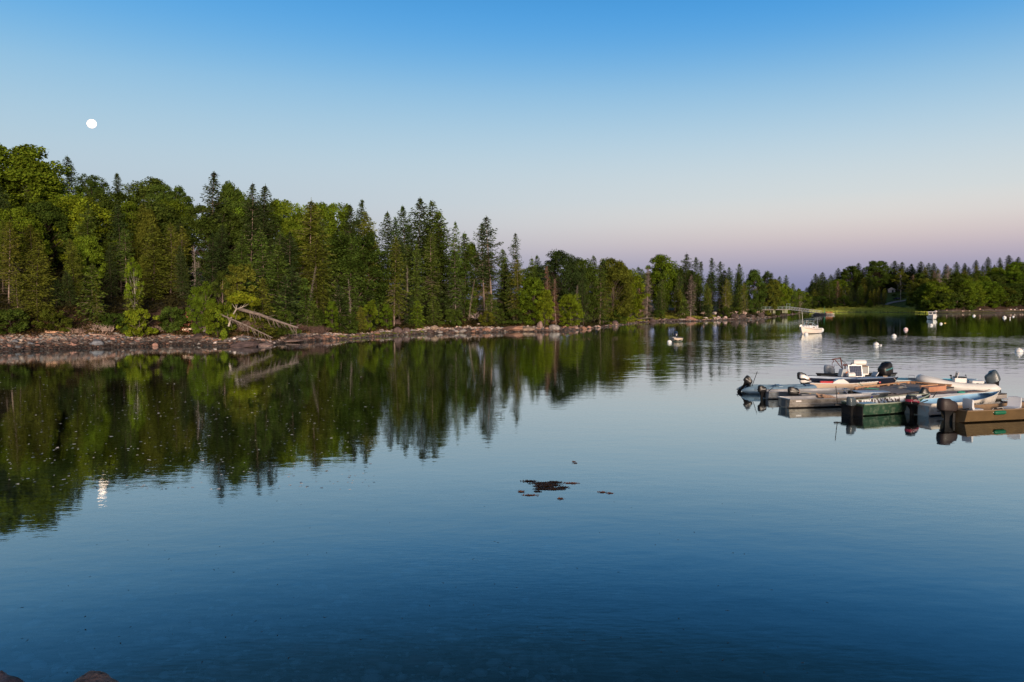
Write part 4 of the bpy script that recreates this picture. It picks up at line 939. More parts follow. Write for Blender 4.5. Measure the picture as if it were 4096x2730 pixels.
def seaweed():
    r = np.random.RandomState(12); CC, UU, VV = [], [], []
    def cl(px, py, wx, wy, k, dens=.05):
        wx *= .55; wy *= .36
        x, y = at(px, py); g = r.randn(k, 2) * .42; P = np.stack([x + g[:, 0] * wx, y + g[:, 1] * wy, np.full(k, .004) + .012 * r.rand(k)], 1)
        nr = unit(np.array([0, 0, 1.]) + r.randn(k, 3) * .3); dv = unit(np.cross(nr, r.randn(k, 3))); sz = (.014 + .026 * r.rand(k))[:, None]; CC.append(P); UU.append(dv * sz * 1.6); VV.append(np.cross(nr, dv) * sz * .6)
    for a in [(2118, 1926, .35, .16, 220), (2165, 1934, .5, .28, 420), (2195, 1942, .55, .3, 700), (2215, 1931, .4, .25, 500), (2180, 1947, .5, .3, 500), (2210, 1957, .55, .3, 700), (2160, 1957, .3, .15, 160), (2250, 1951, .3, .15, 200), (2150, 1967, .2, .12, 60)]: cl(*a)
    V, F_ = quads(np.concatenate(CC), np.concatenate(UU), np.concatenate(VV)); m = mat('kelp', (.035, .018, .008), .45)
    o = new_mesh('seaweed', V, F_, m); tag(o, 'dark brown clump of floating seaweed in the open water', 'seaweed', kind='stuff')
    CC.clear(); UU.clear(); VV.clear()
    for a in [(2285, 1934, .38, .08, 110), (2085, 1968, .16, .16, 90), (2120, 1982, .30, .10, 110), (2242, 1996, .16, .08, 70), (2410, 1970, .22, .10, 60), (2440, 1974, .15, .06, 30), (2300, 1854, .15, .05, 30), (2295, 1848, .12, .04, 20)]: cl(*a)
    V, F_ = quads(np.concatenate(CC), np.concatenate(UU), np.concatenate(VV)); o = new_mesh('seaweed_scraps', V, F_, mat('kelp_light', (.16, .07, .04), .5)); tag(o, 'reddish scraps of seaweed drifting round the dark clump', 'seaweed', kind='stuff')
    # pale flecks
    n = 850; px = r.uniform(0, 1500, n); py = r.uniform(1500, 1960, n); P = np.array([(*at(a, b), .003) for a, b in zip(px, py)]); nr = unit(np.array([0, 0, 1.]) + r.randn(n, 3) * .12); dv = unit(np.cross(nr, r.randn(n, 3))); sz = (.03 + .05 * r.rand(n) ** 3)[:, None]
    V, F_ = quads(P, dv * sz, np.cross(nr, dv) * sz); o = new_mesh('floating_flecks', V, F_, mat('fleck', (.62, .60, .55), .6)); tag(o, 'tiny pale flecks of foam and leaf litter on the calm water', kind='stuff')
    n = 120; px = r.uniform(0, 3400, n); py = r.uniform(2000, 2710, n); P = np.array([(*at(a, b), .003) for a, b in zip(px, py)]); dv = unit(np.cross(np.array([0, 0, 1.]), r.randn(n, 3))); sz = (.008 + .014 * r.rand(n))[:, None]
    V, F_ = quads(P, dv * sz * 1.8, np.cross(np.array([0, 0, 1.]), dv) * sz * .6); o = new_mesh('floating_specks', V, F_, mat('speck', (.03, .03, .03), .6)); tag(o, 'dark specks of litter on the near water', kind='stuff')
seaweed()
def seabed_stones():
    r = np.random.RandomState(31); v0, f0 = ico(1); n = 5000
    px = r.uniform(-200, 2300, n); py = 2760 - r.rand(n) ** 1.3 * 900; P = np.array([at(a, b, -.5) for a, b in zip(px, py)]); z = height(P[:, 0], P[:, 1]); w = .02 + .14 * r.rand(n) ** 8 + .035 * r.rand(n)
    V = np.concatenate([v0 * (1 + .12 * r.randn(len(v0), 1)) * np.array([w[i] * 1.3, w[i], w[i] * .5]) @ np.array(Matrix.Rotation(r.rand() * 6, 3, 'Z')) + np.array([P[i, 0], P[i, 1], z[i] + .1 * w[i]]) for i in range(n)])
    F_ = np.concatenate([f0 + i * len(v0) for i in range(n)]); o = new_mesh('sunken_stones', V, F_, mat_pebble(), None, True)
    pal = np.array([(.40, .35, .31), (.32, .19, .16), (.10, .09, .085), (.55, .54, .48), (.20, .18, .16)]); col = pal[r.randint(5, size=n)]
    ca = o.data.color_attributes.new('tone', 'FLOAT_COLOR', 'POINT'); cc_ = np.ones((len(V), 4), np.float32); cc_[:, :3] = np.repeat(col, len(v0), 0); ca.data.foreach_set('color', cc_.ravel())
    tag(o, 'stones on the sea bed showing faintly through the shallow water', kind='stuff')
seabed_stones()

# ================================================================== boats
def text_mesh(txt, size, extr=0.0):
    cu = bpy.data.curves.new('lettering', 'FONT'); cu.body = txt; cu.size = size; cu.align_x = 'LEFT'; cu.resolution_u = 3; cu.extrude = extr
    o = bpy.data.objects.new('tmp_text', cu); COL.objects.link(o); dg = bpy.context.evaluated_depsgraph_get(); me = bpy.data.meshes.new_from_object(o.evaluated_get(dg))
    v = np.array([p.co[:] for p in me.vertices]) if len(me.vertices) else np.zeros((0, 3)); f = [tuple(p.vertices) for p in me.polygons]
    bpy.data.objects.remove(o); bpy.data.meshes.remove(me); return v, f

class Hull:
    """open boat: stern at x=0, bow at x=L, starboard is -y. Sections: keel, chine, gunwale"""
    def __init__(s, L, beam, fb, kind='jon', sheer=.12, bow=.35, draft=.10, floor=.07, tw=.9, bow_rise=.2, n=26):
        s.L, s.beam, s.fb, s.kind = L, beam, fb, kind; s.sheer = sheer; s.bow = bow; s.draft = draft; s.floor = floor; s.tw = tw; s.bow_rise = bow_rise; s.n = n
    def half(s, t):           # gunwale half beam
        if s.kind == 'jon': return s.beam / 2 * (s.tw + (1 - s.tw) * math.sin(min(t / .5, 1) * math.pi / 2)) * (1 - (1 - s.bow) * max(0, (t - .55) / .45) ** 2.2)
        return s.beam / 2 * (s.tw + (1 - s.tw) * math.sin(min(t / .45, 1) * math.pi / 2)) * max(1 - max(0, (t - .42) / .58) ** 2.3, .0) + .012
    def gun(s, t): return s.fb + s.sheer * max(0, (t - .25) / .75) ** 1.7 + .03 * (1 - t)
    def keel(s, t):
        k = max(0, (t - .62) / .38)
        return -s.draft + (s.bow_rise * k ** 2.0 if s.kind == 'jon' else (s.fb * .55) * k ** 3.2)
    def chine(s, t):          # half width, height
        h = s.half(t)
        if s.kind == 'jon': return h * .82, s.keel(t) + .115
        k = max(0, (t - .3) / .7); return h * (.84 - .28 * k), max(.05 * s.fb / .5, 0) + s.fb * .40 * k ** 2
    def xs(s, t, z):          # raked bow
        k = max(0, (t - .8) / .2); g = s.gun(t); u = np.clip((z + s.draft) / (g + s.draft), 0, 1)
        rake = .10 * s.L if s.kind == 'vee' else .06 * s.L
        return s.L * t - rake * k * (1 - u)
    def pt_side(s, x, v, side=-1, off=.006):    # point on the hull side, v = fraction from chine to gunwale
        t = x / s.L; cw, cz = s.chine(t); h, g = s.half(t), s.gun(t); z = cz + (g - cz) * v; y = cw + (h - cw) * v
        return (s.xs(t, z), side * (y + off), z)
    def ring(s, t, inner=False):
        cw, cz = s.chine(t); h, g, k = s.half(t), s.gun(t), s.keel(t); th_ = .028
        if inner:
            h = max(h - th_, .004); cw = max(cw - th_, .003); fz = max(s.floor, k + .03); cz = max(cz + .03, fz)
            pts = [(-h, g), (-(h + cw) / 2, (g + cz) / 2), (-cw, cz), (-cw * .5, fz), (0, fz), (cw * .5, fz), (cw, cz), ((h + cw) / 2, (g + cz) / 2), (h, g)]
        else: pts = [(-h, g), (-(h + cw) / 2, (g + cz) / 2), (-cw, cz), (-cw * .5, (cz + k) / 2), (0, k), (cw * .5, (cz + k) / 2), (cw, cz), ((h + cw) / 2, (g + cz) / 2), (h, g)]
        return [(s.xs(t, z), y, z) for y, z in pts]
    def build(s, parent, m_out, m_in=None, m_rim=None, transom_cut=.08, rim=.022):
        ts = np.linspace(0, 1, s.n); v, f, mi = [], [], []; K = 9
        for inner in (False, True):
            b = len(v)
            for j, t in enumerate(ts):
                tt = t
                if inner: tt = .012 + t * (.972 if s.kind == 'jon' else .955)
                v += s.ring(tt, inner)
            for j in range(s.n - 1):
                for k in range(K - 1):
                    q = (b + j * K + k, b + j * K + k + 1, b + (j + 1) * K + k + 1, b + (j + 1) * K + k)
                    f.append(q if inner else q[::-1]); mi.append(1 if inner else 0)
            for j in (0, s.n - 1): f.append(tuple(b + j * K + k for k in (range(K) if (j == 0) != inner else reversed(range(K))))); mi.append(1 if inner else 0)
        B = s.n * K
        for j in range(s.n - 1):          # gunwale strips join the two skins
            for k, sg in ((0, 1), (K - 1, -1)):
                q = (j * K + k, (j + 1) * K + k, B + (j + 1) * K + k, B + j * K + k); f.append(q[::sg]); mi.append(0)
        f.append((0, B, B + K - 1, K - 1)); mi.append(0); e = (s.n - 1) * K; f.append((e + K - 1, B + e + K - 1, B + e, e)); mi.append(0)
        o = new_mesh('hull', v, f, [m_out, m_in or m_out], parent, True, mi); md = o.modifiers.new('es', 'EDGE_SPLIT'); md.split_angle = rad(28)
        if m_rim:
            r = MB(); pl = [s.ring(t)[0] for t in ts]; pr = [s.ring(t)[8] for t in reversed(ts)]
            lift = lambda p: (p[0], p[1], p[2] + .008)
            r.tube([lift(p) for p in pl + pr] + [lift(pl[0])], rim, 6, False); r.build('gunwale', m_rim, parent, True)
        return o
    def bench(s, parent, x, w, z, m, name='seat'):
        t = x / s.L; hw = s.half(t) - .05; b = MB(); b.box((x, 0, z), (w, hw * 2, .035)); b.box((x, 0, z - .12), (w * .8, hw * 1.5, .2)); return b.build(name, m, parent, bevel=.006)
    def lettering(s, parent, txt, x0, v0, size, m, side=-1, flip=False, name='lettering'):
        tv, tf = text_mesh(txt, size)
        if not len(tv): return
        W_ = tv[:, 0].max(); out_ = []
        H_ = s.gun(x0 / s.L) - s.chine(x0 / s.L)[1]
        for p in tv:
            xx = x0 + (p[0] if side == -1 else W_ - p[0]); out_.append(s.pt_side(xx, v0 + p[1] / H_, side, .009))
        return new_mesh(name, out_, tf, m, parent)

# materials
ALU = mat('weathered_aluminium', (.42, .39, .35), .42, .55, noise=(3, .65, 1.2), streak=(5, (.16, .13, .11), .5)); ALU2 = mat('grey_aluminium', (.25, .29, .33), .45, .3, noise=(3, .7, 1.2), streak=(4, (.14, .13, .12), .5))
ALU_IN = mat('dull_aluminium', (.34, .34, .35), .5, .4, noise=(2, .7, 1.15)); ALU_RIM = mat('bare_aluminium', (.62, .61, .60), .35, .7); DARK_IN = mat('dark_grey_hull', (.075, .09, .10), .6, noise=(3, .7, 1.3))
GREEN = mat('scuffed_green_paint', (.020, .060, .035), .5, .1, noise=(2.5, .5, 1.4), streak=(7, (.14, .18, .13), .5)); WHITE = mat('white_gelcoat', (.78, .76, .73), .3, noise=(2, .92, 1.04)); WHITE2 = mat('dull_white_paint', (.70, .66, .60), .5, noise=(3, .85, 1.08), streak=(4, (.38, .31, .24), .4))
LBLUE = mat('light_blue_paint', (.24, .46, .66), .5, noise=(2, .85, 1.1)); PBLUE = mat('pale_blue_paint', (.50, .58, .68), .5, noise=(2, .85, 1.08)); TURQ = mat('turquoise_paint', (.06, .38, .50), .45, noise=(2, .8, 1.15)); NAVY = mat('navy_gelcoat', (.012, .018, .035), .18, spec=.7)
BROWN = mat('brown_deck_paint', (.20, .125, .065), .6, noise=(2.5, .8, 1.2), bump=(60, .15, .004)); BROWN_D = mat('olive_brown_paint', (.105, .066, .026), .6, noise=(2.2, .75, 1.2)); BLACK = mat('gloss_black_cowl', (.012, .012, .014), .38, spec=.4); MBLACK = mat('matt_black', (.010, .010, .011), .6, spec=.25); GREYC = mat('blue_grey_cowl', (.055, .075, .09), .35)
SGREY = mat('silver_grey_cowl', (.36, .39, .42), .35); RED = mat('red_plastic', (.50, .02, .03), .4); REDD = mat('red_decal', (.35, .02, .06), .4); ORG = mat('orange_glint_and_label', (.65, .25, .12), .5); DECK_W = mat('weathered_plank', (.30, .27, .25), .85, noise=(2, .75, 1.2)); PINE_W = mat('new_pine_rail', (.42, .235, .13), .75, noise=(3, .85, 1.1)); HYP = mat('grey_inflatable', (.20, .31, .40), .45, noise=(2, .9, 1.08)); HYPW = mat('pale_inflatable', (.66, .65, .62), .42, noise=(2, .93, 1.05))  # ORG paints the warm highlight on cowls; also a label and a glass
NAVYS = mat('navy_stripe', (.02, .03, .06), .4); LET_B = mat('black_letters', (.02, .02, .02), .5); LET_W = mat('white_letters', (.75, .75, .75), .5); LET_T = mat('teal_letters', (.12, .45, .50), .4); RUST = mat('rusty_steel', (.10, .03, .02), .8, noise=(6, .6, 1.5)); BLUEP = mat('blue_plastic', (.03, .22, .55), .4); BLUEL = mat('faded_blue_lid', (.18, .42, .58), .5); ROPE = mat('pale_rope', (.50, .47, .42), .9); ROPEG = mat('green_rope', (.02, .30, .22), .8); FGREEN = mat('dark_green_fender', (.01, .12, .06), .35)
GLASSW = mat('tinted_windscreen', (.10, .08, .08), .08, spec=.8, alpha=.55); STEEL = mat('stainless_rail', (.6, .6, .62), .25, .9); TEAL_B = mat('teal_bottom_paint', (.02, .16, .16), .5); CANV = mat('dark_canvas', (.02, .045, .05), .8); PLASG = mat('pale_plastic_seat', (.58, .60, .64), .45); FLOATM = mat('float_billet', (.05, .045, .04), .8)
def camo():
    m = mat('splatter_camo', (.66, .66, .64), .6); t = m.node_tree; n = t.nodes.new; l = t.links.new; co = n('ShaderNodeTexCoord'); mp = n('ShaderNodeMapping'); mp.inputs['Scale'].default_value = (9, 3, 5); l(co.outputs['Object'], mp.inputs[0])
    x = n('ShaderNodeTexNoise'); x.inputs['Scale'].default_value = 1; x.inputs['Detail'].default_value = 4; l(mp.outputs[0], x.inputs['Vector']); r = n('ShaderNodeValToRGB'); r.color_ramp.elements[0].position = .50; r.color_ramp.elements[1].position = .54; r.color_ramp.elements[0].color = (.66, .68, .68, 1); r.color_ramp.elements[1].color = (.07, .045, .035, 1)
    l(x.outputs[0], r.inputs[0]); l(r.outputs[0], t.nodes['Principled BSDF'].inputs['Base Color']); return m
CAMO = camo()

def outboard(parent, x, y, z, s=1.0, m=BLACK, tilt=0, yaw=0, tiller=None, band=None, txt=None, txt_m=None, patch=None, shape=(.30, .24, .36), m2=None, leg_m=None, tl_m=None):
    """outboard motor hung on a transom; aft is -x before yaw. part: outboard_motor > cowling, tiller, propeller, badge"""
    e = bpy.data.objects.new('pivot', None)  # only to compute the transform
    z -= .20 * s
    mtx = Matrix.Translation((x, y, z)) @ Matrix.Rotation(yaw, 4, 'Z') @ Matrix.Rotation(tilt, 4, 'Y') @ Matrix.Scale(s, 4)
    leg_m = leg_m or MBLACK
    L_, W_, H_ = shape
    lg = MB()
    ring = lambda xa, xb, w, zz: [(xa, -w, zz), ((xa + xb) / 2, -w * 1.15, zz), (xb, -w, zz), (xb, w, zz), ((xa + xb) / 2, w * 1.15, zz), (xa, w, zz)]
    lg.loft([ring(-.38, -.02, .12, .17), ring(-.33, -.07, .08, .06), ring(-.29, -.12, .04, -.04), ring(-.27, -.14, .032, -.42), ring(-.34, -.10, .030, -.52), ring(-.28, -.15, .02, -.72)])
    lg.loft([[(xx, math.cos(a) * r_, -.55 + math.sin(a) * r_) for a in np.linspace(0, 6.28, 9)[:-1]] for xx, r_ in ((-.38, .03), (-.30, .05), (-.14, .05), (-.05, .015))])
    lg.box((-.22, 0, -.43), (.34, .16, .012)); lg.box((.0, 0, -.06), (.09, .20, .30)); lg.box((.03, 0, .07), (.12, .16, .05))
    base = lg.build('outboard_motor', leg_m, parent, True); base.matrix_local = mtx
    # rounded cowling as a loft of superellipses
    cw = MB(); prof = [(0, .80, .80), (.06, .95, .95), (.25, 1.0, 1.0), (.55, 1.0, .98), (.78, .95, .92), (.90, .84, .80), (.97, .66, .60), (1.0, .35, .30)]
    for u, a, b in [(0, 0, 0)]: pass
    rings = []
    for u, a, b in prof:
        cx = -.20 - .02 * u; rings.append([(cx + L_ * a * np.sign(math.cos(w)) * abs(math.cos(w)) ** .6, W_ * .72 * b * np.sign(math.sin(w)) * abs(math.sin(w)) ** .6, .15 + H_ * 1.15 * u + (.10 * u * (1 if math.cos(w) < 0 else -.3) * a)) for w in np.linspace(0, 2 * math.pi, 21)[:-1]])
    cw.loft(rings); c = cw.build('cowling', m, base, True)
    if band:
        bd = MB(); rr_ = []
        for u in (.30, .52): cx = -.20 - .02 * u; rr_.append([(cx + (L_ + .006) * np.sign(math.cos(w)) * abs(math.cos(w)) ** .6, (W_ * .72 + .006) * np.sign(math.sin(w)) * abs(math.sin(w)) ** .6, .15 + H_ * 1.15 * u + (.10 * u * (1 if math.cos(w) < 0 else -.3))) for w in np.linspace(0, 2 * math.pi, 21)[:-1]])
        bd.loft(rr_, False); bd.build('cowling_band', band, base, True)
    for sd in ((-1, 1) if txt else ()):
        tv, tf = text_mesh(txt, .085); W__ = tv[:, 0].max(); k = min(1, L_ * 1.5 / W__)
        v = [(-.20 - L_ * .72 + (p[0] * k if sd < 0 else (W__ - p[0]) * k) , sd * (W_ * .72 + .010), .15 + H_ * .55 + p[1] * k) for p in tv]
        new_mesh('lettering', v, tf, txt_m or LET_W, base)
    if patch:
        p = MB(); p.box((-.20 + L_ * 1.0, 0, .15 + H_ * .5), (.012, W_ * .8, H_ * .5)); p.build('glint_or_badge', patch, base)  # orange: painted warm highlight on the forward cowl face; red: real decal
    if tiller:
        tl = MB(); tl.tube([(.06, 0, .16), (.22, .02, .20), (.22 + tiller[0], .05, .20 + tiller[1])], [.028, .022, .02], 7); tl.build('tiller', tl_m or MBLACK, base, True)
    pr = MB()
    for a in range(3): w = a * 2.094; pr.box((-.40, math.cos(w) * .07, -.55 + math.sin(w) * .07), (.02, .07, .10), Matrix.Rotation(w, 3, 'X')); 
    pr.tube([(-.37, 0, -.55), (-.43, 0, -.55)], .028, 8); pr.build('propeller', STEEL, base)
    bpy.data.objects.remove(e); return base

def boat_root(name, x, y, deg, label, cat, group='small boats tied to the floating dock', z=0):
    e = empty(name, (x, y, z), rad(deg)); tag(e, label, cat, group); return e

# --- silver jon boat in front
def silver_boat():
    e = boat_root('jon_boat', 13.12, 37.55, 10.5, 'long silver flat-bottomed boat without motor, nearest the open water', 'boat')
    h = Hull(4.95, 1.20, .40, 'jon', .10, .40, .06, .08, .92, .22); h.build(e, ALU, ALU_IN, ALU_RIM)
    rb = MB(); rb.tube([h.pt_side(x, .42, -1, .012) for x in np.linspace(.02, 4.6, 16)], .012, 5); rb.tube([h.pt_side(x, .42, 1, .012) for x in np.linspace(.02, 4.6, 16)], .012, 5); rb.build('rub_strake', ALU_RIM, e)
    h.bench(e, 1.25, .3, .27, ALU_IN); h.bench(e, 2.9, .3, .27, ALU_IN); h.bench(e, 4.3, .5, .33, ALU_IN)
    h.lettering(e, 'ME 9985 AU', 3.45, .62, .15, LET_B); mm_ = MB(); mm_.box(h.pt_side(4.45, .75), (.12, .01, .10)); mm_.build('sticker', mat('blue_sticker', (.02, .03, .30), .5), e)
    lb = MB(); lb.box(h.pt_side(.45, .78), (.28, .008, .06)); lb.build('maker_plate', mat('pale_plate', (.62, .60, .60), .5), e)
    tp = MB(); tp.box((-.012, 0, .22), (.03, .42, .34)); tp.build('transom_pad', DARK_IN, e)
silver_boat()
def oar(x0, y0, z0, x1, y1, z1, label, m, blade=.16):
    a, b = Vector((x0, y0, z0)), Vector((x1, y1, z1)); t = MB(); t.tube([a, b], .024, 7); d = (b - a).normalized(); n_ = Vector((-d.y, d.x, 0)).normalized()
    t.add([b - n_ * .03, b + n_ * .03, b + d * .18 + n_ * blade / 2, b + d * .62 + n_ * blade / 2, b + d * .62 - n_ * blade / 2, b + d * .18 - n_ * blade / 2] + [q + Vector((0, 0, .02)) for q in (b - n_ * .03, b + n_ * .03, b + d * .18 + n_ * blade / 2, b + d * .62 + n_ * blade / 2, b + d * .62 - n_ * blade / 2, b + d * .18 - n_ * blade / 2)], [(5, 4, 3, 2, 1, 0), (6, 7, 8, 9, 10, 11)] + [(i, (i + 1) % 6, 6 + (i + 1) % 6, 6 + i) for i in range(6)])
    o = t.build('oar', m, None, True); tag(o, label, 'oar'); return o
oar(15.9, 38.55, .40, 14.8, 39.25, .52, 'grey flat oar lying across the gunwales of the silver boat', mat('weathered_oar', (.34, .33, .28), .8), .22)
def netting():
    t = MB(); rr = random.Random(3); a, b = Vector((15.1, 38.35, .47)), Vector((16.0, 37.95, .30))
    for k in range(26):
        q0 = a.lerp(b, rr.uniform(0, .3)) + Vector((rr.uniform(-.1, .1), rr.uniform(-.16, .16), rr.uniform(-.06, .06))); q1 = a.lerp(b, rr.uniform(.55, 1)) + Vector((0, rr.uniform(-.10, .10), rr.uniform(-.05, .05)))
        t.tube([q0, q0.lerp(q1, .5) + Vector((0, rr.uniform(-.05, .05), rr.uniform(-.04, .05))), q1], [.05, .045, .012], 5)
    o = t.build('net', mat('brown_net', (.36, .23, .16), .95, noise=(20, .6, 1.3))); tag(o, 'brown bundled net hanging over the side of the silver boat', 'net')
netting()
# --- grey boat behind it
def grey_boat():
    e = boat_root('jon_boat', 13.35, 41.15, 4, 'dull grey flat-bottomed boat lying between the silver boat and the inflatable', 'boat')
    h = Hull(4.5, 1.25, .36, 'jon', .08, .5, .06, .08, .95, .2); h.build(e, ALU2, ALU_IN, ALU_RIM); h.bench(e, 1.3, .3, .25, ALU_IN); h.bench(e, 3.0, .3, .25, ALU_IN)
    rb = MB(); rb.tube([h.pt_side(x, .30, -1, .012) for x in np.linspace(.02, 4.2, 14)], .012, 5); rb.build('rub_strake', ALU_RIM, e)
    outboard(e, -.02, -.05, .36, .78, BLACK, rad(4), rad(8), (.42, .30), None, 'MERCURY')
grey_boat()
def dark_boat():
    e = boat_root('jon_boat', 14.55, 39.75, 2.5, 'dark weathered boat with a pale blue foredeck, second behind the silver boat', 'boat')
    h = Hull(4.7, 1.15, .36, 'jon', .08, .5, .06, .08, .95, .2); h.build(e, DARK_IN, DARK_IN, ALU_RIM, rim=.03)
    pk = MB()
    for x in (.9, 1.25, 2.4): pk.box((x, .52, .24), (.07, .05, .24))
    pk.build('rib', PINE_W, e); d = MB(); ps = [h.ring(t)[0] for t in np.linspace(.66, .99, 8)] + [h.ring(t)[8] for t in np.linspace(.99, .66, 8)]
    d.prism([(p[0], p[1] * .96, h.gun(.8) + .02) for p in ps], (0, 0, .04)); d.build('foredeck', PBLUE, e)
    cn = MB(); cn.tube([(2.85, .1, .2), (2.85, .1, .50)], .13, 14); cn.build('bucket', MBLACK, e)
    ra = MB(); ra.tube([(2.72, -.4, .1), (2.55, .35, .62)], .025, 6); ra.build('rail', ALU_RIM, e)
    outboard(e, -.02, -.1, .40, .92, BLACK, rad(-2), rad(-6), (.40, .02), None, 'MERCURY', patch=ORG)
dark_boat()
# --- inflatables
def sweep(path, radii, name, m, parent, a0=0, a1=2 * math.pi, off=0, n=18, cap=True):
    P = [Vector(p) for p in path]; rings = []
    for i_, p in enumerate(P):
        t = (P[min(i_ + 1, len(P) - 1)] - P[max(i_ - 1, 0)]).normalized(); a = t.cross(Vector((0, 0, 1))).normalized(); b = a.cross(t)
        full = abs(a1 - a0 - 2 * math.pi) < 1e-3; ks = n if full else n // 2
        rings.append([p + (a * math.cos(a0 + (a1 - a0) * k / (ks if full else ks - 1)) + b * math.sin(a0 + (a1 - a0) * k / (ks if full else ks - 1))) * (radii[i_] + off) for k in range(ks)])
    t_ = MB()
    if full: t_.loft(rings, cap)
    else:
        n_ = len(rings[0]); t_.add([q for r_ in rings for q in r_], [(i * n_ + k, i * n_ + k + 1, (i + 1) * n_ + k + 1, (i + 1) * n_ + k) for i in range(len(rings) - 1) for k in range(n_ - 1)])
    return t_.build(name, m, parent, True)
def ubend(L, W, r, lift, cone=.35, n=12, sheer_from=.45):
    """tube centreline from port stern cone round the bow to the starboard cone"""
    pts, rd = [], []; hw = W / 2 - r
    def z_(x): k = max(0, (x / L - sheer_from) / (1 - sheer_from)); return r * .82 + lift * k ** 1.8
    for x, q in ((-cone, .12), (-cone * .55, .62), (0, 1)): pts.append((x, hw, z_(0))); rd.append(r * q)
    xb = L - hw * 1.15
    for k in range(1, n): x = xb * k / (n - 1); pts.append((x, hw, z_(x))); rd.append(r)
    for k in range(1, 12): a = math.pi * k / 12; x = xb + math.sin(a) * hw * 1.15; pts.append((x, hw * math.cos(a), z_(x))); rd.append(r * (1 - .08 * math.sin(a)))
    m_ = [(p[0], -p[1], p[2]) for p in reversed(pts[:2 + n])]; pts += m_; rd += list(reversed(rd[:2 + n])); return pts, rd
def tube_text(parent, path, radii, txt, x0, size, ang, m, side=-1, hw=None, r=.2, zc=.2, name='lettering'):
    tv, tf = text_mesh(txt, size); W_ = tv[:, 0].max(); v = []
    for p in tv:
        a = ang + p[1] / r; v.append((x0 + (p[0] if side < 0 else W_ - p[0]), side * (hw + math.cos(a) * (r + .006)), zc + math.sin(a) * (r + .006)))
    return new_mesh(name, v, tf, m, parent)
def explorer():
    e = boat_root('inflatable_dinghy', 13.25, 43.85, -8, 'grey blue inflatable dinghy with pointed stern cones at the left end', 'dinghy')
    pts, rd = ubend(3.55, 1.65, .22, .10, .42); sweep(pts, rd, 'tube', HYP, e)
    sweep(pts[1:-1], rd[1:-1], 'rub_strip', NAVYS, e, -.36, -.22, .014); sweep(pts[1:-1], rd[1:-1], 'rub_strip', NAVYS, e, -.10, .02, .014)
    sweep(pts[1:-1], rd[1:-1], 'underside', mat('pale_underside', (.45, .44, .42), .5), e, -1.5, -.42, .006)
    b = MB(); b.box((1.5, 0, .10), (3.0, 1.1, .05)); b.build('floor', MBLACK, e); b = MB(); b.box((.06, 0, .30), (.05, 1.1, .46)); b.build('transom', MBLACK, e)
    tube_text(e, pts, rd, 'EXPLORER', .25, .17, .15, NAVYS, -1, .605, .22, .18)
    bn = MB(); bn.box((1.7, 0, .42), (.22, 1.2, .04)); bn.build('seat', HYP, e)
    bd = MB(); bd.tube([(3.05, -.62, .30), (3.02, -.52, .50), (2.98, -.30, .52)], .05, 6); bd.build('band', NAVYS, e)
    outboard(e, 0.02, .15, .50, .85, BLACK, rad(38), rad(-10), (-.35, .98), None, 'MERCURY', None)
explorer()
# --- green camo boat
def green_boat():
    e = boat_root('jon_boat', 15.25, 34.85, 22, 'scuffed green boat with a camouflage splattered white interior', 'boat')
    h = Hull(4.75, 1.45, .50, 'vee', .20, .3, .06, .09, .90, .2); h.build(e, GREEN, CAMO, mat('pale_green_rim', (.26, .30, .24), .6), rim=.03)
    rb = MB(); rb.tube([h.pt_side(x, .18, -1, .012) for x in np.linspace(.02, 4.1, 14)], .014, 5); rb.build('rub_strake', GREEN, e)
    h.bench(e, 1.55, .28, .36, mat('brown_board', (.16, .10, .08), .8)); h.bench(e, 2.9, .28, .38, mat('grey_board', (.20, .19, .18), .8)); h.bench(e, 3.9, .3, .42, CAMO)
    h.lettering(e, 'ME 6937', 3.25, .60, .13, LET_W, side=1)
    tp = MB(); tp.box((-.02, 0, .22), (.05, 1.2, .44)); tp.build('transom', MBLACK, e)
    outboard(e, -.03, -.12, .50, .90, GREYC, rad(-2), rad(10), None, None, None, None, patch=ORG, shape=(.25, .24, .34))
    x, y = 15.25 + .55, 34.85 + .45
    c = empty('cooler', (15.95, 35.05, .10), rad(22)); tag(c, 'blue cooler with a faded lid in the stern of the green boat', 'cooler'); b = MB(); b.box((0, 0, .17), (.75, .42, .34), taper=1.05); b.build('box', BLUEP, c, bevel=.02); b = MB(); b.box((0, 0, .375), (.82, .46, .07)); b.build('lid', BLUEL, c, bevel=.015)
    po = MB(); po.tube([(14.72, 35.2, .42), (14.66, 35.25, 1.25)], .018, 6); po.box((14.74, 35.2, .42), (.30, .14, .07)); o = po.build('fishing_rod', MBLACK); tag(o, 'thin dark rod standing in the stern of the green boat', 'rod')
green_boat()
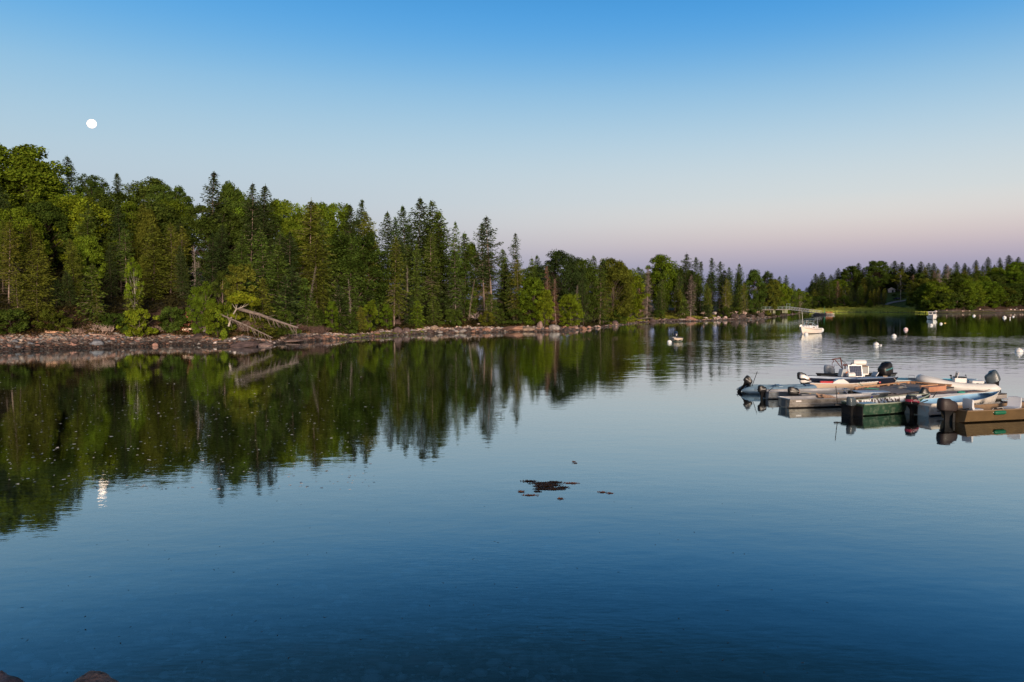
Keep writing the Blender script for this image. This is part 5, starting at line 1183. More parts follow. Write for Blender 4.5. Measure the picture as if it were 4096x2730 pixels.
def star_boat():
    e = boat_root('skiff', 18.1, 34.75, 21, 'dirty white aluminium skiff with a light blue interior', 'boat')
    h = Hull(5.15, 1.60, .52, 'vee', .30, .3, .07, .10, .90, .2); h.build(e, WHITE2, LBLUE, mat('chalky_rim', (.55, .55, .52), .6), rim=.022)
    rb = MB()
    for v in (.14, .52): rb.tube([h.pt_side(x, v, -1, .010) for x in np.linspace(.02, 4.6, 16)], .011, 5)
    rb.build('rub_strake', WHITE2, e); st = MB(); st.box(h.pt_side(.95, .35), (1.1, .012, .035), Matrix.Rotation(rad(-1.5), 3, 'Z')); st.build('stripe', LET_B, e)
    h.lettering(e, 'STARCRAFT', .42, .62, .17, LET_B); h.lettering(e, 'ME 5674 AR', 2.55, .58, .15, LET_B)
    h.bench(e, 1.35, .34, .36, PBLUE); h.bench(e, 2.9, .34, .38, LBLUE); b = MB(); b.box((.25, 0, .30), (.45, 1.25, .30)); b.build('stern_box', PBLUE, e, bevel=.02)
    tp = MB(); tp.box((-.015, -.0, .20), (.03, 1.28, .50)); tp.build('transom', mat('blue_grey_transom', (.22, .32, .38), .55, streak=(5, (.30, .15, .06), .4)), e)
    sk = MB(); sk.box((4.5, 0, h.gun(.9) - .02), (.5, .55, .03), taper=.6); sk.build('bow_plate', mat('dark_bow_plate', (.05, .07, .09), .5), e)
    outboard(e, -.04, .05, .50, 1.12, BLACK, rad(2), rad(4), (.55, .10), REDD, 'MERCURY', None, shape=(.27, .25, .30))
star_boat()
def brown_boat():
    e = boat_root('jon_boat', 18.6, 32.78, 14, 'brown flat-bottomed boat with moulded seats, nearest at the right border', 'boat')
    h = Hull(5.0, 1.55, .48, 'jon', .08, .6, .06, .12, .95, .22); h.build(e, BROWN_D, BROWN, mat('brown_rim', (.22, .15, .09), .6), rim=.024)
    d = MB(); d.box((3.2, .0, .30), (.9, 1.3, .04)); d.box((1.9, 0, .26), (.45, 1.3, .04)); d.build('deck', BROWN, e)
    bt = MB(); bt.box((.35, -.2, .40), (.36, .26, .16)); bt.build('battery_box', MBLACK, e, bevel=.01)
    def seat(x, y, rz, lab):
        q = bpy.data.objects.new('x', None); mt = Matrix.Translation((x, y, .30)) @ Matrix.Rotation(rz, 4, 'Z')
        b = MB(); prof = [(-.24, .12), (-.26, .20), (.20, .20), (.26, .30), (.30, .62), (.36, .64), (.38, .30), (.30, .10)]
        b.loft([[(px_ * (1 if abs(yy) < .2 else .92), yy, pz_ * (1 if abs(yy) < .2 else .96)) for px_, pz_ in prof] for yy in (-.26, -.22, 0, .22, .26)]); b.tube([(0, 0, -.2), (0, 0, .12)], .05, 8)
        o = b.build('seat', PLASG, e, True); o.matrix_local = mt; o['label'] = lab; bpy.data.objects.remove(q)
    seat(1.05, 0, rad(180), 'pale grey moulded seat near the motor'); seat(2.95, -.05, rad(20), 'white moulded seat with holes near the bow')
    outboard(e, -.06, -.02, .50, 1.22, mat('dark_brown_cowl', (.028, .020, .020), .5, spec=.3), rad(3), rad(-8), (.62, .06), None, None, None, shape=(.33, .29, .33))
    f = empty('fender', (18.6 + 1.55, 32.78 - .30, .36), rad(14)); f.location = (20.35, 32.44, .40); tag(f, 'dark green fender hung on the side of the brown boat', 'fender', None)
    b = MB(); b.loft([[(xx, math.cos(w) * r_, math.sin(w) * r_) for w in np.linspace(0, 6.28, 15)[:-1]] for xx, r_ in ((-.30, .03), (-.27, .075), (-.2, .095), (.2, .095), (.27, .075), (.30, .03))]); b.build('body', FGREEN, f, True); r_ = MB(); r_.tube([(-.31, 0, 0), (-.33, .05, .12), (-.2, .12, .16)], .014, 5); r_.tube([(.31, 0, 0), (.2, .08, .20), (.0, .14, .17)], .014, 5); r_.build('cord', ROPE, f)
brown_boat()
def small_skiff():
    e = boat_root('skiff', 19.75, 37.15, 19, 'small white skiff between the green boat bow and the dock', 'boat')
    h = Hull(3.3, 1.25, .42, 'vee', .12, .3, .06, .10, .9); h.build(e, WHITE, WHITE, WHITE, rim=.03); h.bench(e, 1.0, .3, .32, WHITE); h.bench(e, 2.0, .3, .32, WHITE)
    outboard(e, -.02, .0, .46, 1.0, BLACK, rad(24), rad(-20), (.10, .45), None, 'MERCURY', None, shape=(.24, .22, .36), patch=REDD)
small_skiff()
def white_skiff():
    e = boat_root('skiff', 17.15, 45.05, -13, 'low white skiff with a square-topped old outboard, bow pointing right', 'boat')
    h = Hull(4.0, 1.45, .42, 'vee', .16, .3, .06, .10, .92); h.build(e, mat('cream_hull', (.66, .52, .40), .5), PBLUE, mat('white_rim', (.72, .72, .72), .4), rim=.026); h.bench(e, 1.1, .3, .32, WHITE); h.bench(e, 2.4, .3, .34, WHITE)
    c = MB(); c.loft([[(x_, y_ * k, z_) for x_, z_ in ((1.2, .30), (1.3, .52), (1.55, .66), (1.85, .68), (2.1, .50), (2.25, .30))] for y_, k in ((-.42, .96), (-.38, 1), (.38, 1), (.42, .96))]); c.build('bow_cushion', WHITE, e, True)
    outboard(e, -.02, .05, .46, 1.0, WHITE, rad(0), rad(6), (.45, .05), MBLACK, None, None, patch=ORG, shape=(.27, .24, .38))
    f = empty('fuel_tank', (18.05, 44.65, .32), rad(-13)); tag(f, 'red fuel tank inside the low white skiff', 'fuel tank'); b = MB(); b.box((0, 0, .12), (.75, .30, .22)); b.build('body', RED, f, bevel=.03); b = MB(); b.tube([(.1, 0, .22), (.1, 0, .28)], .04, 10); b.build('cap', MBLACK, f)
white_skiff()
def dark_skiff():
    e = boat_root('skiff', 16.6, 46.55, -3, 'dark open skiff with a grey outboard behind the low white skiff', 'boat') if False else None
def navy_skiff():
    e = boat_root('skiff', 17.55, 46.6, -33, 'navy hull skiff with registration numbers, bow against the dock', 'boat')
    h = Hull(5.0, 1.75, .58, 'vee', .22, .3, .08, .16, .92); h.build(e, NAVY, PBLUE, mat('navy_rim', (.03, .04, .07), .3), rim=.03)
    d = MB(); ps = [h.ring(t)[0] for t in np.linspace(.60, .985, 9)] + [h.ring(t)[8] for t in np.linspace(.985, .60, 9)]
    d.prism([(p[0], p[1] * .95, p[2] + .012) for p in ps], (0, 0, .03)); d.build('foredeck', PBLUE, e)
    h.lettering(e, 'ME127CW', 3.15, .52, .19, LET_W); q = MB(); q.box(h.pt_side(4.15, .62), (.10, .012, .09), Matrix.Rotation(rad(24), 3, 'Z')); q.build('sticker', RED, e)
    cl = MB(); cl.box((4.35, 0, .84), (.22, .05, .05)); cl.box((4.35, 0, .80), (.06, .05, .08)); cl.build('cleat', mat('tan_cleat', (.45, .33, .22), .6), e)
    outboard(e, -.02, .0, .52, .9, BLACK, rad(0), rad(30))
    h.bench(e, 1.2, .3, .42, PBLUE)
navy_skiff()
def hidden_skiff():
    e = boat_root('skiff', 20.35, 49.4, -2, 'low grey skiff behind the rusty hoist, only its rounded motor showing', 'boat'); h = Hull(4.0, 1.5, .46, 'vee', .1, .3, .06, .10, .92); h.build(e, DARK_IN, DARK_IN, MBLACK, rim=.03)
    outboard(e, -.02, 0, .62, 1.25, SGREY, 0, rad(20), None, shape=(.27, .25, .34))
hidden_skiff()
def console_skiff():
    e = boat_root('skiff', 22.75, 48.0, 183, 'dark work skiff with console, gear and a rusty hoist behind the navy hull', 'boat')
    h = Hull(4.1, 1.8, .50, 'vee', .20, .3, .08, .16, .92); h.build(e, mat('black_hull', (.02, .022, .025), .4), DARK_IN, MBLACK, rim=.035)
    rb = MB(); rb.tube([h.pt_side(x, .8, 1, .02) for x in np.linspace(2.2, 3.9, 10)], .05, 6); rb.build('rub_strake', DARK_IN, e)
    c = MB(); c.box((1.55, .15, .62), (.62, .60, .70)); c.build('console', WHITE, e, bevel=.03)
    s = MB(); s.box((1.55, -.18, .74), (.40, .03, .36)); s.build('console_door', mat('grey_door', (.20, .21, .22), .5), e)
    s = MB(); s.box((1.98, .15, .98), (.03, .5, .45)); s.build('windscreen', GLASSW, e)
    w = MB(); w.tube([(1.95 + .0 * k, .30 + .14 * math.cos(k * .524), .86 + .14 * math.sin(k * .524)) for k in range(13)], .015, 5, False); w.build('steering_wheel', MBLACK, e)
    outboard(e, -.05, .1, .62, 1.55, BLACK, rad(14), rad(15), None, None, 'MERCURY', LET_T, shape=(.27, .30, .36))
    p = MB(); p.box((.35, -.1, .62), (.30, .60, .05), Matrix.Rotation(rad(55), 3, 'Y')); p.build('seat_back', PLASG, e)
    v = MB(); bx = 2.35; v.tube([(bx, -.2, .2), (bx - .03, -.2, .8), (bx + .14, -.2, 1.64)], .034, 7); v.tube([(bx + .15, -.2, 1.62), (bx + .68, -.2, 1.55)], .032, 7); v.tube([(bx + .52, -.2, 1.56), (bx, -.2, .95)], .026, 6)
    v.tube([(bx + .60, -.2, 1.54), (bx + .58, -.2, 1.38), (bx + .66, -.2, 1.32), (bx + .66, -.2, 1.07), (bx + .54, -.2, 1.07), (bx + .54, -.2, 1.16)], .022, 6); v.build('hoist', RUST, e, True)
    r_ = MB(); r_.tube([(bx + .12, -.2, 1.56), (bx - .22, -.1, 1.28)], .012, 4); r_.tube([(bx + .10, -.2, 1.5), (bx - .35, -.1, 1.05)], .012, 4); r_.build('stay', MBLACK, e)
    # loose gear standing in it
    g = 'gear standing in the dark work skiff'
    def gear(name, x, y, z, rz, lab, cat): o = empty(name, (x, y, z), rz); tag(o, lab, cat, g); return o
    o = gear('solar_panel', 20.55, 46.55, .62, rad(-6), 'tilted solar panel with a pale frame leaning in front of the gear', 'solar panel'); tl = Matrix.Rotation(rad(-16), 4, 'X')
    f = MB(); f.box((0, 0, .33), (.78, .025, .72)); f = f.build('frame', ALU_RIM, o); f.matrix_local = tl; f = MB(); f.box((0, -.016, .33), (.70, .012, .64)); f = f.build('cells', solar_mat(), o); f.matrix_local = tl
    o = gear('barrel', 21.35, 47.9, 1.18, rad(-12), 'white plastic barrel lying on top of the gear', 'barrel'); b = MB(); b.tube([(-.36, 0, .17), (-.33, 0, .17), (-.1, 0, .17), (.1, 0, .17), (.33, 0, .17), (.36, 0, .17)], [.14, .17, .18, .18, .17, .14], 18); b.build('drum', WHITE, o, True); b = MB(); b.tube([(.36, 0, .17), (.38, 0, .17)], .15, 16); b.build('lid', WHITE, o)
    o = gear('storage_box', 21.35, 47.75, .62, rad(-4), 'open-fronted crate under the white barrel', 'crate'); b = MB(); b.box((0, 0, .28), (.78, .5, .56)); b.build('box', mat('weathered_crate', (.20, .15, .12), .8), o); b = MB(); b.box((.08, -.26, .28), (.50, .02, .40)); b.build('pane', mat('dusty_pane', (.24, .26, .27), .5), o); b = MB(); b.box((.08, -.27, .05), (.60, .03, .06)); b.box((.37, -.27, .28), (.05, .03, .5)); b.build('trim', WHITE, o)
    o = gear('jerry_can', 20.85, 47.6, .95, rad(5), 'white canister with a brown label beside the barrel', 'canister'); b = MB(); b.box((0, 0, .18), (.34, .2, .34), taper=.9); b.build('body', WHITE, o, bevel=.03); b = MB(); b.box((.03, -.105, .14), (.14, .01, .14)); b.build('label_patch', ORG, o); b = MB(); b.tube([(-.1, 0, .34), (-.1, 0, .42)], .04, 8); b.build('cap', MBLACK, o)
    o = gear('winch', 20.3, 47.6, .62, 0, 'dark rusty hand winch at the left of the gear', 'winch'); b = MB(); b.tube([(-.14, 0, .18), (.14, 0, .18)], .16, 12); b.build('drum', RUST, o, True); b = MB(); b.tube([(0, -.1, .2), (0, -.1, .62)], .035, 6); b.tube([(-.12, -.1, .62), (.14, -.1, .62)], .05, 6); b.build('handle', RUST, o)
    o = gear('lamp_housing', 19.95, 46.9, .60, rad(15), 'grey hooded housing with an orange round glass behind the hoist', 'housing'); b = MB(); b.prism([(-.28, 0, 0), (.24, 0, 0), (.24, 0, .34), (.05, 0, .46), (-.16, 0, .44)], (0, .36, 0), (0, -.18, 0)); b.build('body', SGREY, o, bevel=.015); b = MB(); b.tube([(.10, -.19, .2), (.10, -.20, .2)], .10, 14); b.build('glass', ORG, o)
    o = gear('bucket', 20.15, 46.3, .55, 0, 'white upturned tub lying left of the solar panel', 'tub'); b = MB(); b.tube([(-.2, 0, .16), (.16, 0, .16), (.2, 0, .16)], [.17, .19, .17], 16); b.build('tub', WHITE, o, True)
def solar_mat():
    m = mat('solar_cells', (.02, .025, .05), .15, spec=.8); t = m.node_tree; n = t.nodes.new; b = n('ShaderNodeTexBrick'); b.inputs['Scale'].default_value = 8; b.offset = 0; b.inputs['Color1'].default_value = (.02, .025, .05, 1); b.inputs['Color2'].default_value = (.025, .03, .06, 1); b.inputs['Mortar'].default_value = (.22, .24, .30, 1); b.inputs['Mortar Size'].default_value = .03; b.inputs['Brick Width'].default_value = .8; b.inputs['Row Height'].default_value = .8
    co = n('ShaderNodeTexCoord'); mp = n('ShaderNodeMapping'); mp.inputs['Rotation'].default_value[0] = rad(90); t.links.new(co.outputs['Object'], mp.inputs[0]); t.links.new(mp.outputs[0], b.inputs['Vector']); t.links.new(b.outputs[0], t.nodes['Principled BSDF'].inputs['Base Color']); return m
console_skiff()
def turq_skiff():
    e = boat_root('skiff', 22.35, 46.1, -9, 'turquoise skiff behind the dock, narrowing to the right', 'boat')
    h = Hull(4.8, 1.6, .46, 'vee', .06, .3, .06, .10, .95); h.build(e, mat('cream_white', (.60, .60, .58), .5), TURQ, mat('blue_white_rim', (.50, .66, .74), .4), rim=.03); h.bench(e, 3.0, .3, .3, TURQ)
    b = MB(); b.box((1.4, .45, .36), (.42, .16, .36)); b.build('box', mat('grey_box', (.25, .25, .25), .7), e, bevel=.02); r_ = MB(); r_.tube([(1.25, .66, .5), (1.27, .66, .68), (1.6, .66, .66), (1.62, .66, .5)], .014, 5); r_.build('handle', STEEL, e)
turq_skiff()
def rib():
    e = boat_root('inflatable_boat', 26.95, 43.75, 163, 'pale rigid inflatable with console, windscreen and big dark motor', 'boat')
    pts, rd = ubend(3.6, 1.8, .265, .42, .30, sheer_from=.30); sweep(pts, rd, 'tube', HYPW, e)
    sweep(pts[1:-1], rd[1:-1], 'rub_strip', NAVYS, e, -.14, .16, .012); 
    b = MB(); b.loft([[(x, -w, z), (x, w, z), (x, w * .5, z - .1), (x, 0, z - .2), (x, -w * .5, z - .1)] for x, w, z in ((.0, .62, .14), (1.6, .62, .14), (2.6, .45, .28), (3.1, .12, .42))]); b.build('hull', WHITE, e, True)
    b = MB(); b.loft([[(1.62 + a * .30, b_ * .34, z) for a, b_ in ((-1, -1), (1, -1), (1.15, 0), (1, 1), (-1, 1))] for z in (.16, .55, .74)]); b.build('console', WHITE, e, bevel=.03)
    s = MB(); s.tube([(1.80, -.30, .72), (1.72, -.28, 1.06), (1.72, .28, 1.06), (1.80, .30, .72)], .018, 6); s.build('grab_rail', STEEL, e, True); s = MB(); s.box((1.76, 0, .88), (.015, .5, .26), Matrix.Rotation(rad(-12), 3, 'Y')); s.build('windscreen', GLASSW, e)
    w = MB(); w.tube([(1.30, .13 * math.cos(k * .524), .78 + .13 * math.sin(k * .524)) for k in range(13)], .014, 5, False); w.build('steering_wheel', MBLACK, e); d = MB(); d.box((1.6, 0, .765), (.6, .62, .03)); d.build('dash', MBLACK, e)
    b = MB(); b.box((.75, 0, .38), (.62, .72, .44)); b.build('seat', WHITE, e, bevel=.06)
    outboard(e, .05, 0, .48, 1.42, GREYC, rad(24), rad(-4), None, None, None, shape=(.26, .29, .36))
    for x in (.15, .5, .85, 1.4, 2.3): g = MB(); g.tube([(x - .08, .62, .44), (x - .05, .62, .49), (x + .05, .62, .49), (x + .08, .62, .44)], .014, 5); g.build('grab_handle', MBLACK, e)
    t = MB(); t.tube([(1.95, -.38, .60), (1.95, -.40, .80)], .03, 6); t.box((1.97, -.40, .82), (.10, .08, .06)); t.build('nav_light', MBLACK, e)
rib()
# --- floating dock
def plank_mat():
    m = mat('dock_planks', (.30, .25, .23), .85); t = m.node_tree; n = t.nodes.new; l = t.links.new; co = n('ShaderNodeTexCoord'); mp = n('ShaderNodeMapping'); mp.inputs['Scale'].default_value = (1, 7, 1); l(co.outputs['Object'], mp.inputs[0])
    b = n('ShaderNodeTexBrick'); b.inputs['Scale'].default_value = 1; b.inputs['Brick Width'].default_value = 3.6; b.inputs['Row Height'].default_value = 1; b.inputs['Mortar Size'].default_value = .06; b.inputs['Color1'].default_value = (.34, .27, .24, 1); b.inputs['Color2'].default_value = (.23, .20, .185, 1); b.inputs['Mortar'].default_value = (.04, .035, .03, 1); l(mp.outputs[0], b.inputs['Vector']); l(b.outputs[0], t.nodes['Principled BSDF'].inputs['Base Color']); return m
PLK = plank_mat()
def dock(cx, cy, deg, L_, W_, label, rails=(), z=.34):
    e = empty('floating_dock', (cx, cy, 0), rad(deg)); tag(e, label, 'dock', 'sections of the floating dock')
    d = MB(); d.box((L_ / 2, W_ / 2, z), (L_, W_, .05)); d.build('deck', PLK, e)
    s = MB(); s.box((L_ / 2, .03, z - .13), (L_, .06, .19)); s.box((L_ / 2, W_ - .03, z - .13), (L_, .06, .19)); s.box((.03, W_ / 2, z - .13), (.06, W_ - .13, .19)); s.box((L_ - .03, W_ / 2, z - .13), (.06, W_ - .13, .19)); s.build('frame', DECK_W, e)
    f = MB()
    for x in (L_ * .15, L_ * .5, L_ * .85): f.box((x, W_ / 2, .05), (L_ * .22, W_ * .85, .34))
    f.build('float', FLOATM, e)
    for (x0, y0, x1, y1) in rails:
        r_ = MB(); a, b = Vector((x0, y0, z + .13)), Vector((x1, y1, z + .13)); n_ = max(2, int((b - a).length / .9)); an = math.atan2(y1 - y0, x1 - x0)
        r_.box((a + b) / 2, ((b - a).length, .09, .07), Matrix.Rotation(an, 3, 'Z'))
        for k in range(n_ + 1): p = a.lerp(b, (k + .15) / (n_ + .3)); r_.box((p.x, p.y, z + .065), (.22, .085, .07), Matrix.Rotation(an, 3, 'Z'))
        r_.build('rail', PINE_W, e, bevel=.008)
    return e
dk = dock(19.75, 39.72, 34, 5.5, 2.55, 'main plank float with pale orange timber rails along its far edges', rails=((.05, 2.48, 5.45, 2.48), (5.43, 2.4, 5.43, .1)))
dock(21.0, 38.35, 20, 4.7, 1.85, 'lower weathered plank float in front of the pale rigid inflatable', z=.30)
d3 = dock(23.3, 34.9, 4, 5.0, 2.0, 'grey plank float with a pipe along its edge at the right border', z=.30); pp = MB(); pp.tube([(.05, 1.9, .42), (4.9, 1.9, .42)], .04, 8); pp.build('pipe', ALU_RIM, d3, True)
def crate():
    o = empty('timber_box', (22.05, 40.75, .37), rad(28)); tag(o, 'orange timber box at the joint of the two plank floats', 'box'); b = MB(); b.box((.0, 0, .14), (1.45, .5, .26)); b.build('body', mat('orange_timber', (.46, .22, .13), .7, noise=(3, .85, 1.1)), o, bevel=.01); b = MB(); b.box((0, .2, .30), (1.55, .12, .06)); b.box((.66, -.02, .30), (.12, .5, .05)); b.build('lid', PINE_W, o)
crate()
def coil(x, y, z, r, m, label, n=5, name='rope_coil', seed=1):
    rr = random.Random(seed); t = MB(); pts = []
    for k in range(n * 14): a = k * .45; q = r * (.6 + .4 * rr.random() * .5 + .1 * math.sin(k)); pts.append((x + math.cos(a) * q, y + math.sin(a) * q * .8, z + .015 + .012 * (k / 14) + rr.random() * .015))
    t.tube(pts, .016, 5); o = t.build(name, m, None, True); tag(o, label, 'rope')
coil(22.95, 39.75, .34, .22, ROPEG, 'teal green rope coil on the lower plank float', 7)
coil(21.15, 42.2, .37, .30, ROPE, 'pale tangled rope on the main plank float', 5, seed=2)
def line(pts, r, m, label): t = MB(); t.tube(pts, r, 5); o = t.build('mooring_line', m, None, True); tag(o, label, 'rope')
line([(21.5, 43.9, .78), (21.7, 43.6, .50), (21.9, 43.3, .42), (21.6, 42.8, .40)], .014, ROPE, 'pale mooring line from the navy bow to the rail')
line([(19.4, 43.6, .55), (19.6, 43.2, .30), (19.5, 42.6, .34), (19.3, 42.0, .48)], .016, ROPEG, 'green mooring line at the left end of the timber rail')
line([(18.7, 41.2, .48), (19.1, 41.7, .44), (19.6, 41.6, .40)], .016, ROPEG, 'green line wound on the rail beside the grey boat bow')
line([(25.4, 41.4, .36), (24.6, 40.6, .36), (23.6, 40.3, .36)], .018, mat('brown_line', (.2, .13, .1), .9), 'brown line lying on the lower float by the inflatable')
def tool(x, y, z, deg, L_, label): b = MB(); b.box((0, 0, 0), (L_, .07, .05)); b.box((-L_ * .4, .05, .02), (.3, .12, .06)); o = b.build('timber_scrap', mat('brown_timber', (.26, .13, .09), .8)); o.location = (x, y, z); o.rotation_euler = (0, 0, rad(deg)); tag(o, label, 'timber')
tool(21.9, 38.75, .36, 12, 1.5, 'brown loose timber lying on the lower float beside the small skiff')

# --- boats moored out in the cove
def small_whaler():
    x, y = at(2712, 1366); e = boat_root('skiff', x + .15, y + 2.0, 262, 'little white open skiff moored alone off the dark wood', 'boat', None)
    h = Hull(3.9, 1.6, .42, 'jon', .12, .72, .06, .10, .95, .30); h.build(e, mat('cream_gelcoat', (.70, .60, .50), .4), DARK_IN, mat('dark_rubber_rim', (.08, .08, .09), .6), rim=.045)
    bt = MB(); bt.box((1.8, 0, -.045), (3.0, 1.15, .10)); bt.build('bottom', TEAL_B, e)
    b = MB(); b.box((2.6, -.40, .45), (.5, .5, .28)); b.box((2.6, .42, .42), (.5, .4, .20)); b.build('seat', WHITE, e, bevel=.05)
    outboard(e, -.02, 0, .62, 1.6, mat('navy_cowl', (.02, .03, .06), .3), 0, 0, None)
small_whaler()
def buoy(px, py, d, label, m=None, stripe=None, name='mooring_buoy'):
    x, y = at(px, py); r_ = d / 2 / FPX * y; e = empty(name, (x, y, r_ * .05), 0); tag(e, label, 'buoy', 'mooring balls floating in the cove'); b = MB(); b.ball((0, 0, 0), r_, 24, 16); b.build('ball', m or WHITE, e, True)
    t = MB(); t.tube([(0, 0, r_ * .98), (0, 0, r_ * 1.10)], r_ * .12, 8); t.build('eye', STEEL, e)
    k = MB(); k.tube([(0, 0, -.04 * r_), (0, 0, .03 * r_)], r_ * 1.008, 24, False); k.build('stripe', stripe or mat('blue_band', (.20, .28, .42), .5), e)
buoy(2678, 1371, 19, 'white mooring ball beside the little lone skiff'); buoy(3224, 1340, 18, 'white mooring ball in front of the white cabin motorboat'); buoy(3287, 1321, 16, 'white mooring ball behind the stern of the cabin motorboat')
buoy(3505, 1382, 23, 'white mooring ball with a small float at its right'); buoy(3523, 1383, 8, 'tiny white float attached beside a mooring ball', name='small_float'); buoy(3576, 1347, 19, 'lone white mooring ball left of the pink one')
buoy(3623, 1320, 17, 'pinkish mooring ball in the middle of the bay', mat('pinkish_ball', (.75, .55, .55), .4), RED); buoy(3725, 1303, 13, 'small white mooring ball below the lobster boat'); buoy(3764, 1297, 11, 'small white ball right under the lobster boat')
buoy(3896, 1265, 11, 'far white ball right of the lobster boat'); buoy(4018, 1272, 14, 'far white ball with a spar next to it, near the right border'); buoy(4053, 1268, 8, 'smallest far white ball near the right border'); buoy(4076, 1409, 30, 'largest white mooring ball at the right border'); buoy(4094, 1402, 9, 'bluish float beside the largest mooring ball', mat('bluish_float', (.35, .45, .62), .4), name='small_float')
x_, y_ = at(3780, 1294); b = MB(); b.ball((0, 0, 0), .18, 12, 8, (1.6, 1, .6)); o = b.build('small_float', mat('yellow_float', (.7, .5, .15), .5), None, True, loc=(x_, y_, .04)); tag(o, 'tiny yellow float right of the lobster boat', 'float')
x_, y_ = at(4040, 1276); b = MB(); b.tube([(0, 0, -.3), (0, 0, .55)], .09, 8); b.ball((0, 0, .3), .17, 10, 8); o = b.build('spar_buoy', WHITE, None, True, loc=(x_, y_, 0)); tag(o, 'short white spar buoy between two far balls', 'buoy')

def cabin_boat():
    e = boat_root('cabin_motorboat', 51.3, 131.9, 228, 'white cabin motorboat with a dark canvas top and tall antenna', 'boat', None)
    h = Hull(6.2, 2.4, .78, 'vee', .42, .3, .18, .35, .95); h.build(e, mat('warm_white_hull', (.80, .72, .64), .3), WHITE, WHITE, rim=.05)
    st = MB(); st.tube([h.pt_side(x, .80, 1, .015) for x in np.linspace(.05, 5.6, 18)], .022, 5); st.tube([h.pt_side(x, .80, -1, .015) for x in np.linspace(.05, 5.6, 18)], .022, 5); st.build('stripe', mat('brown_stripe', (.12, .08, .07), .5), e)
    dk_ = MB(); ts = np.linspace(.50, .985, 10); ps = [h.ring(t)[0] for t in ts] + [h.ring(t)[8] for t in reversed(ts)]; dk_.prism([(p[0], p[1] * .96, p[2] + .01) for p in ps], (0, 0, .04)); dk_.build('foredeck', WHITE, e)
    c = MB(); c.loft([[(x, y, z) for x, y in ((2.4, -w), (4.3 + .3 * (1 - k), -w * .85), (4.9 - .6 * k, 0), (4.3 + .3 * (1 - k), w * .85), (2.4, w))] for k, w, z in ((0, .95, .85), (.5, .86, 1.18), (1, .72, 1.36))]); c.build('cabin', WHITE, e, True)
    v = MB()
    for s_ in (-1, 1): v.box((3.1, s_ * .93, 1.05), (.7, .03, .13))
    v.build('side_vent', mat('brown_vent', (.22, .12, .10), .6), e)
    wf = MB()
    for s_ in (-1, 1):
        wf.tube([(3.55, 0, 1.36), (3.15, 0, 1.80)], .025, 5); wf.tube([(3.35, s_ * .72, 1.32), (2.95, s_ * .70, 1.80)], .025, 5); wf.tube([(3.15, 0, 1.80), (2.95, s_ * .70, 1.80), (2.2, s_ * .9, 1.22)], .025, 5); wf.tube([(3.55, 0, 1.36), (3.35, s_ * .72, 1.32), (2.2, s_ * .9, 1.2)], .022, 5)
    wf = wf.build('windscreen_frame', mat('pale_blue_frame', (.45, .65, .72), .35), e, True); gl = MB()
    for s_ in (-1, 1): gl.add([(3.54, 0, 1.37), (3.34, s_ * .72, 1.33), (2.95, s_ * .70, 1.79), (3.15, 0, 1.79)], [(0, 1, 2, 3)]); gl.add([(3.33, s_ * .73, 1.33), (2.2, s_ * .9, 1.22), (2.95, s_ * .71, 1.79)], [(0, 1, 2)])
    gl.build('pane', GLASSW, wf)
    cv = MB(); cv.loft([[(x, y, z + .10 * math.cos(y / .85 * 1.4)) for y in np.linspace(-.85, .85, 7)] + [(x, y, z - .03 + .10 * math.cos(y / .85 * 1.4)) for y in np.linspace(.85, -.85, 7)] for x, z in ((1.4, 2.22), (2.2, 2.36), (3.0, 2.30), (3.25, 2.20))]); cv.build('canvas_top', CANV, e, True)
    fr = MB()
    for s_ in (-1, 1): fr.tube([(1.5, s_ * .84, 2.25), (2.1, s_ * 1.0, .95)], .024, 5); fr.tube([(3.1, s_ * .84, 2.25), (2.4, s_ * .98, 1.3)], .024, 5); fr.tube([(1.45, s_ * .84, 2.25), (1.6, s_ * 1.05, .9)], .024, 5)
    fr.build('top_frame', STEEL, e); an = MB(); an.tube([(2.9, -.95, 1.0), (3.1, -1.0, 2.2), (3.25, -1.05, 3.7)], [.035, .03, .02], 6); an.build('antenna', WHITE, e)
    rl = MB(); tt = np.linspace(.70, .985, 8); pl = [h.ring(t)[0] for t in tt]; pr_ = [h.ring(t)[8] for t in reversed(tt)]; rl.tube([(p[0], p[1] * .92, p[2] + .42) for p in pl + pr_], .022, 5)
    for p in pl[::2] + pr_[::2]: rl.tube([(p[0], p[1] * .94, p[2]), (p[0], p[1] * .92, p[2] + .42)], .018, 5)
    rl.build('bow_rail', STEEL, e); s = MB(); s.box((1.3, .4, .98), (.5, .5, .5)); s.box((1.3, -.4, .98), (.5, .5, .5)); s.build('seat', WHITE, e, bevel=.08)
    outboard(e, -.05, 0, .70, 1.5, WHITE, 0, 0, None)
cabin_boat()
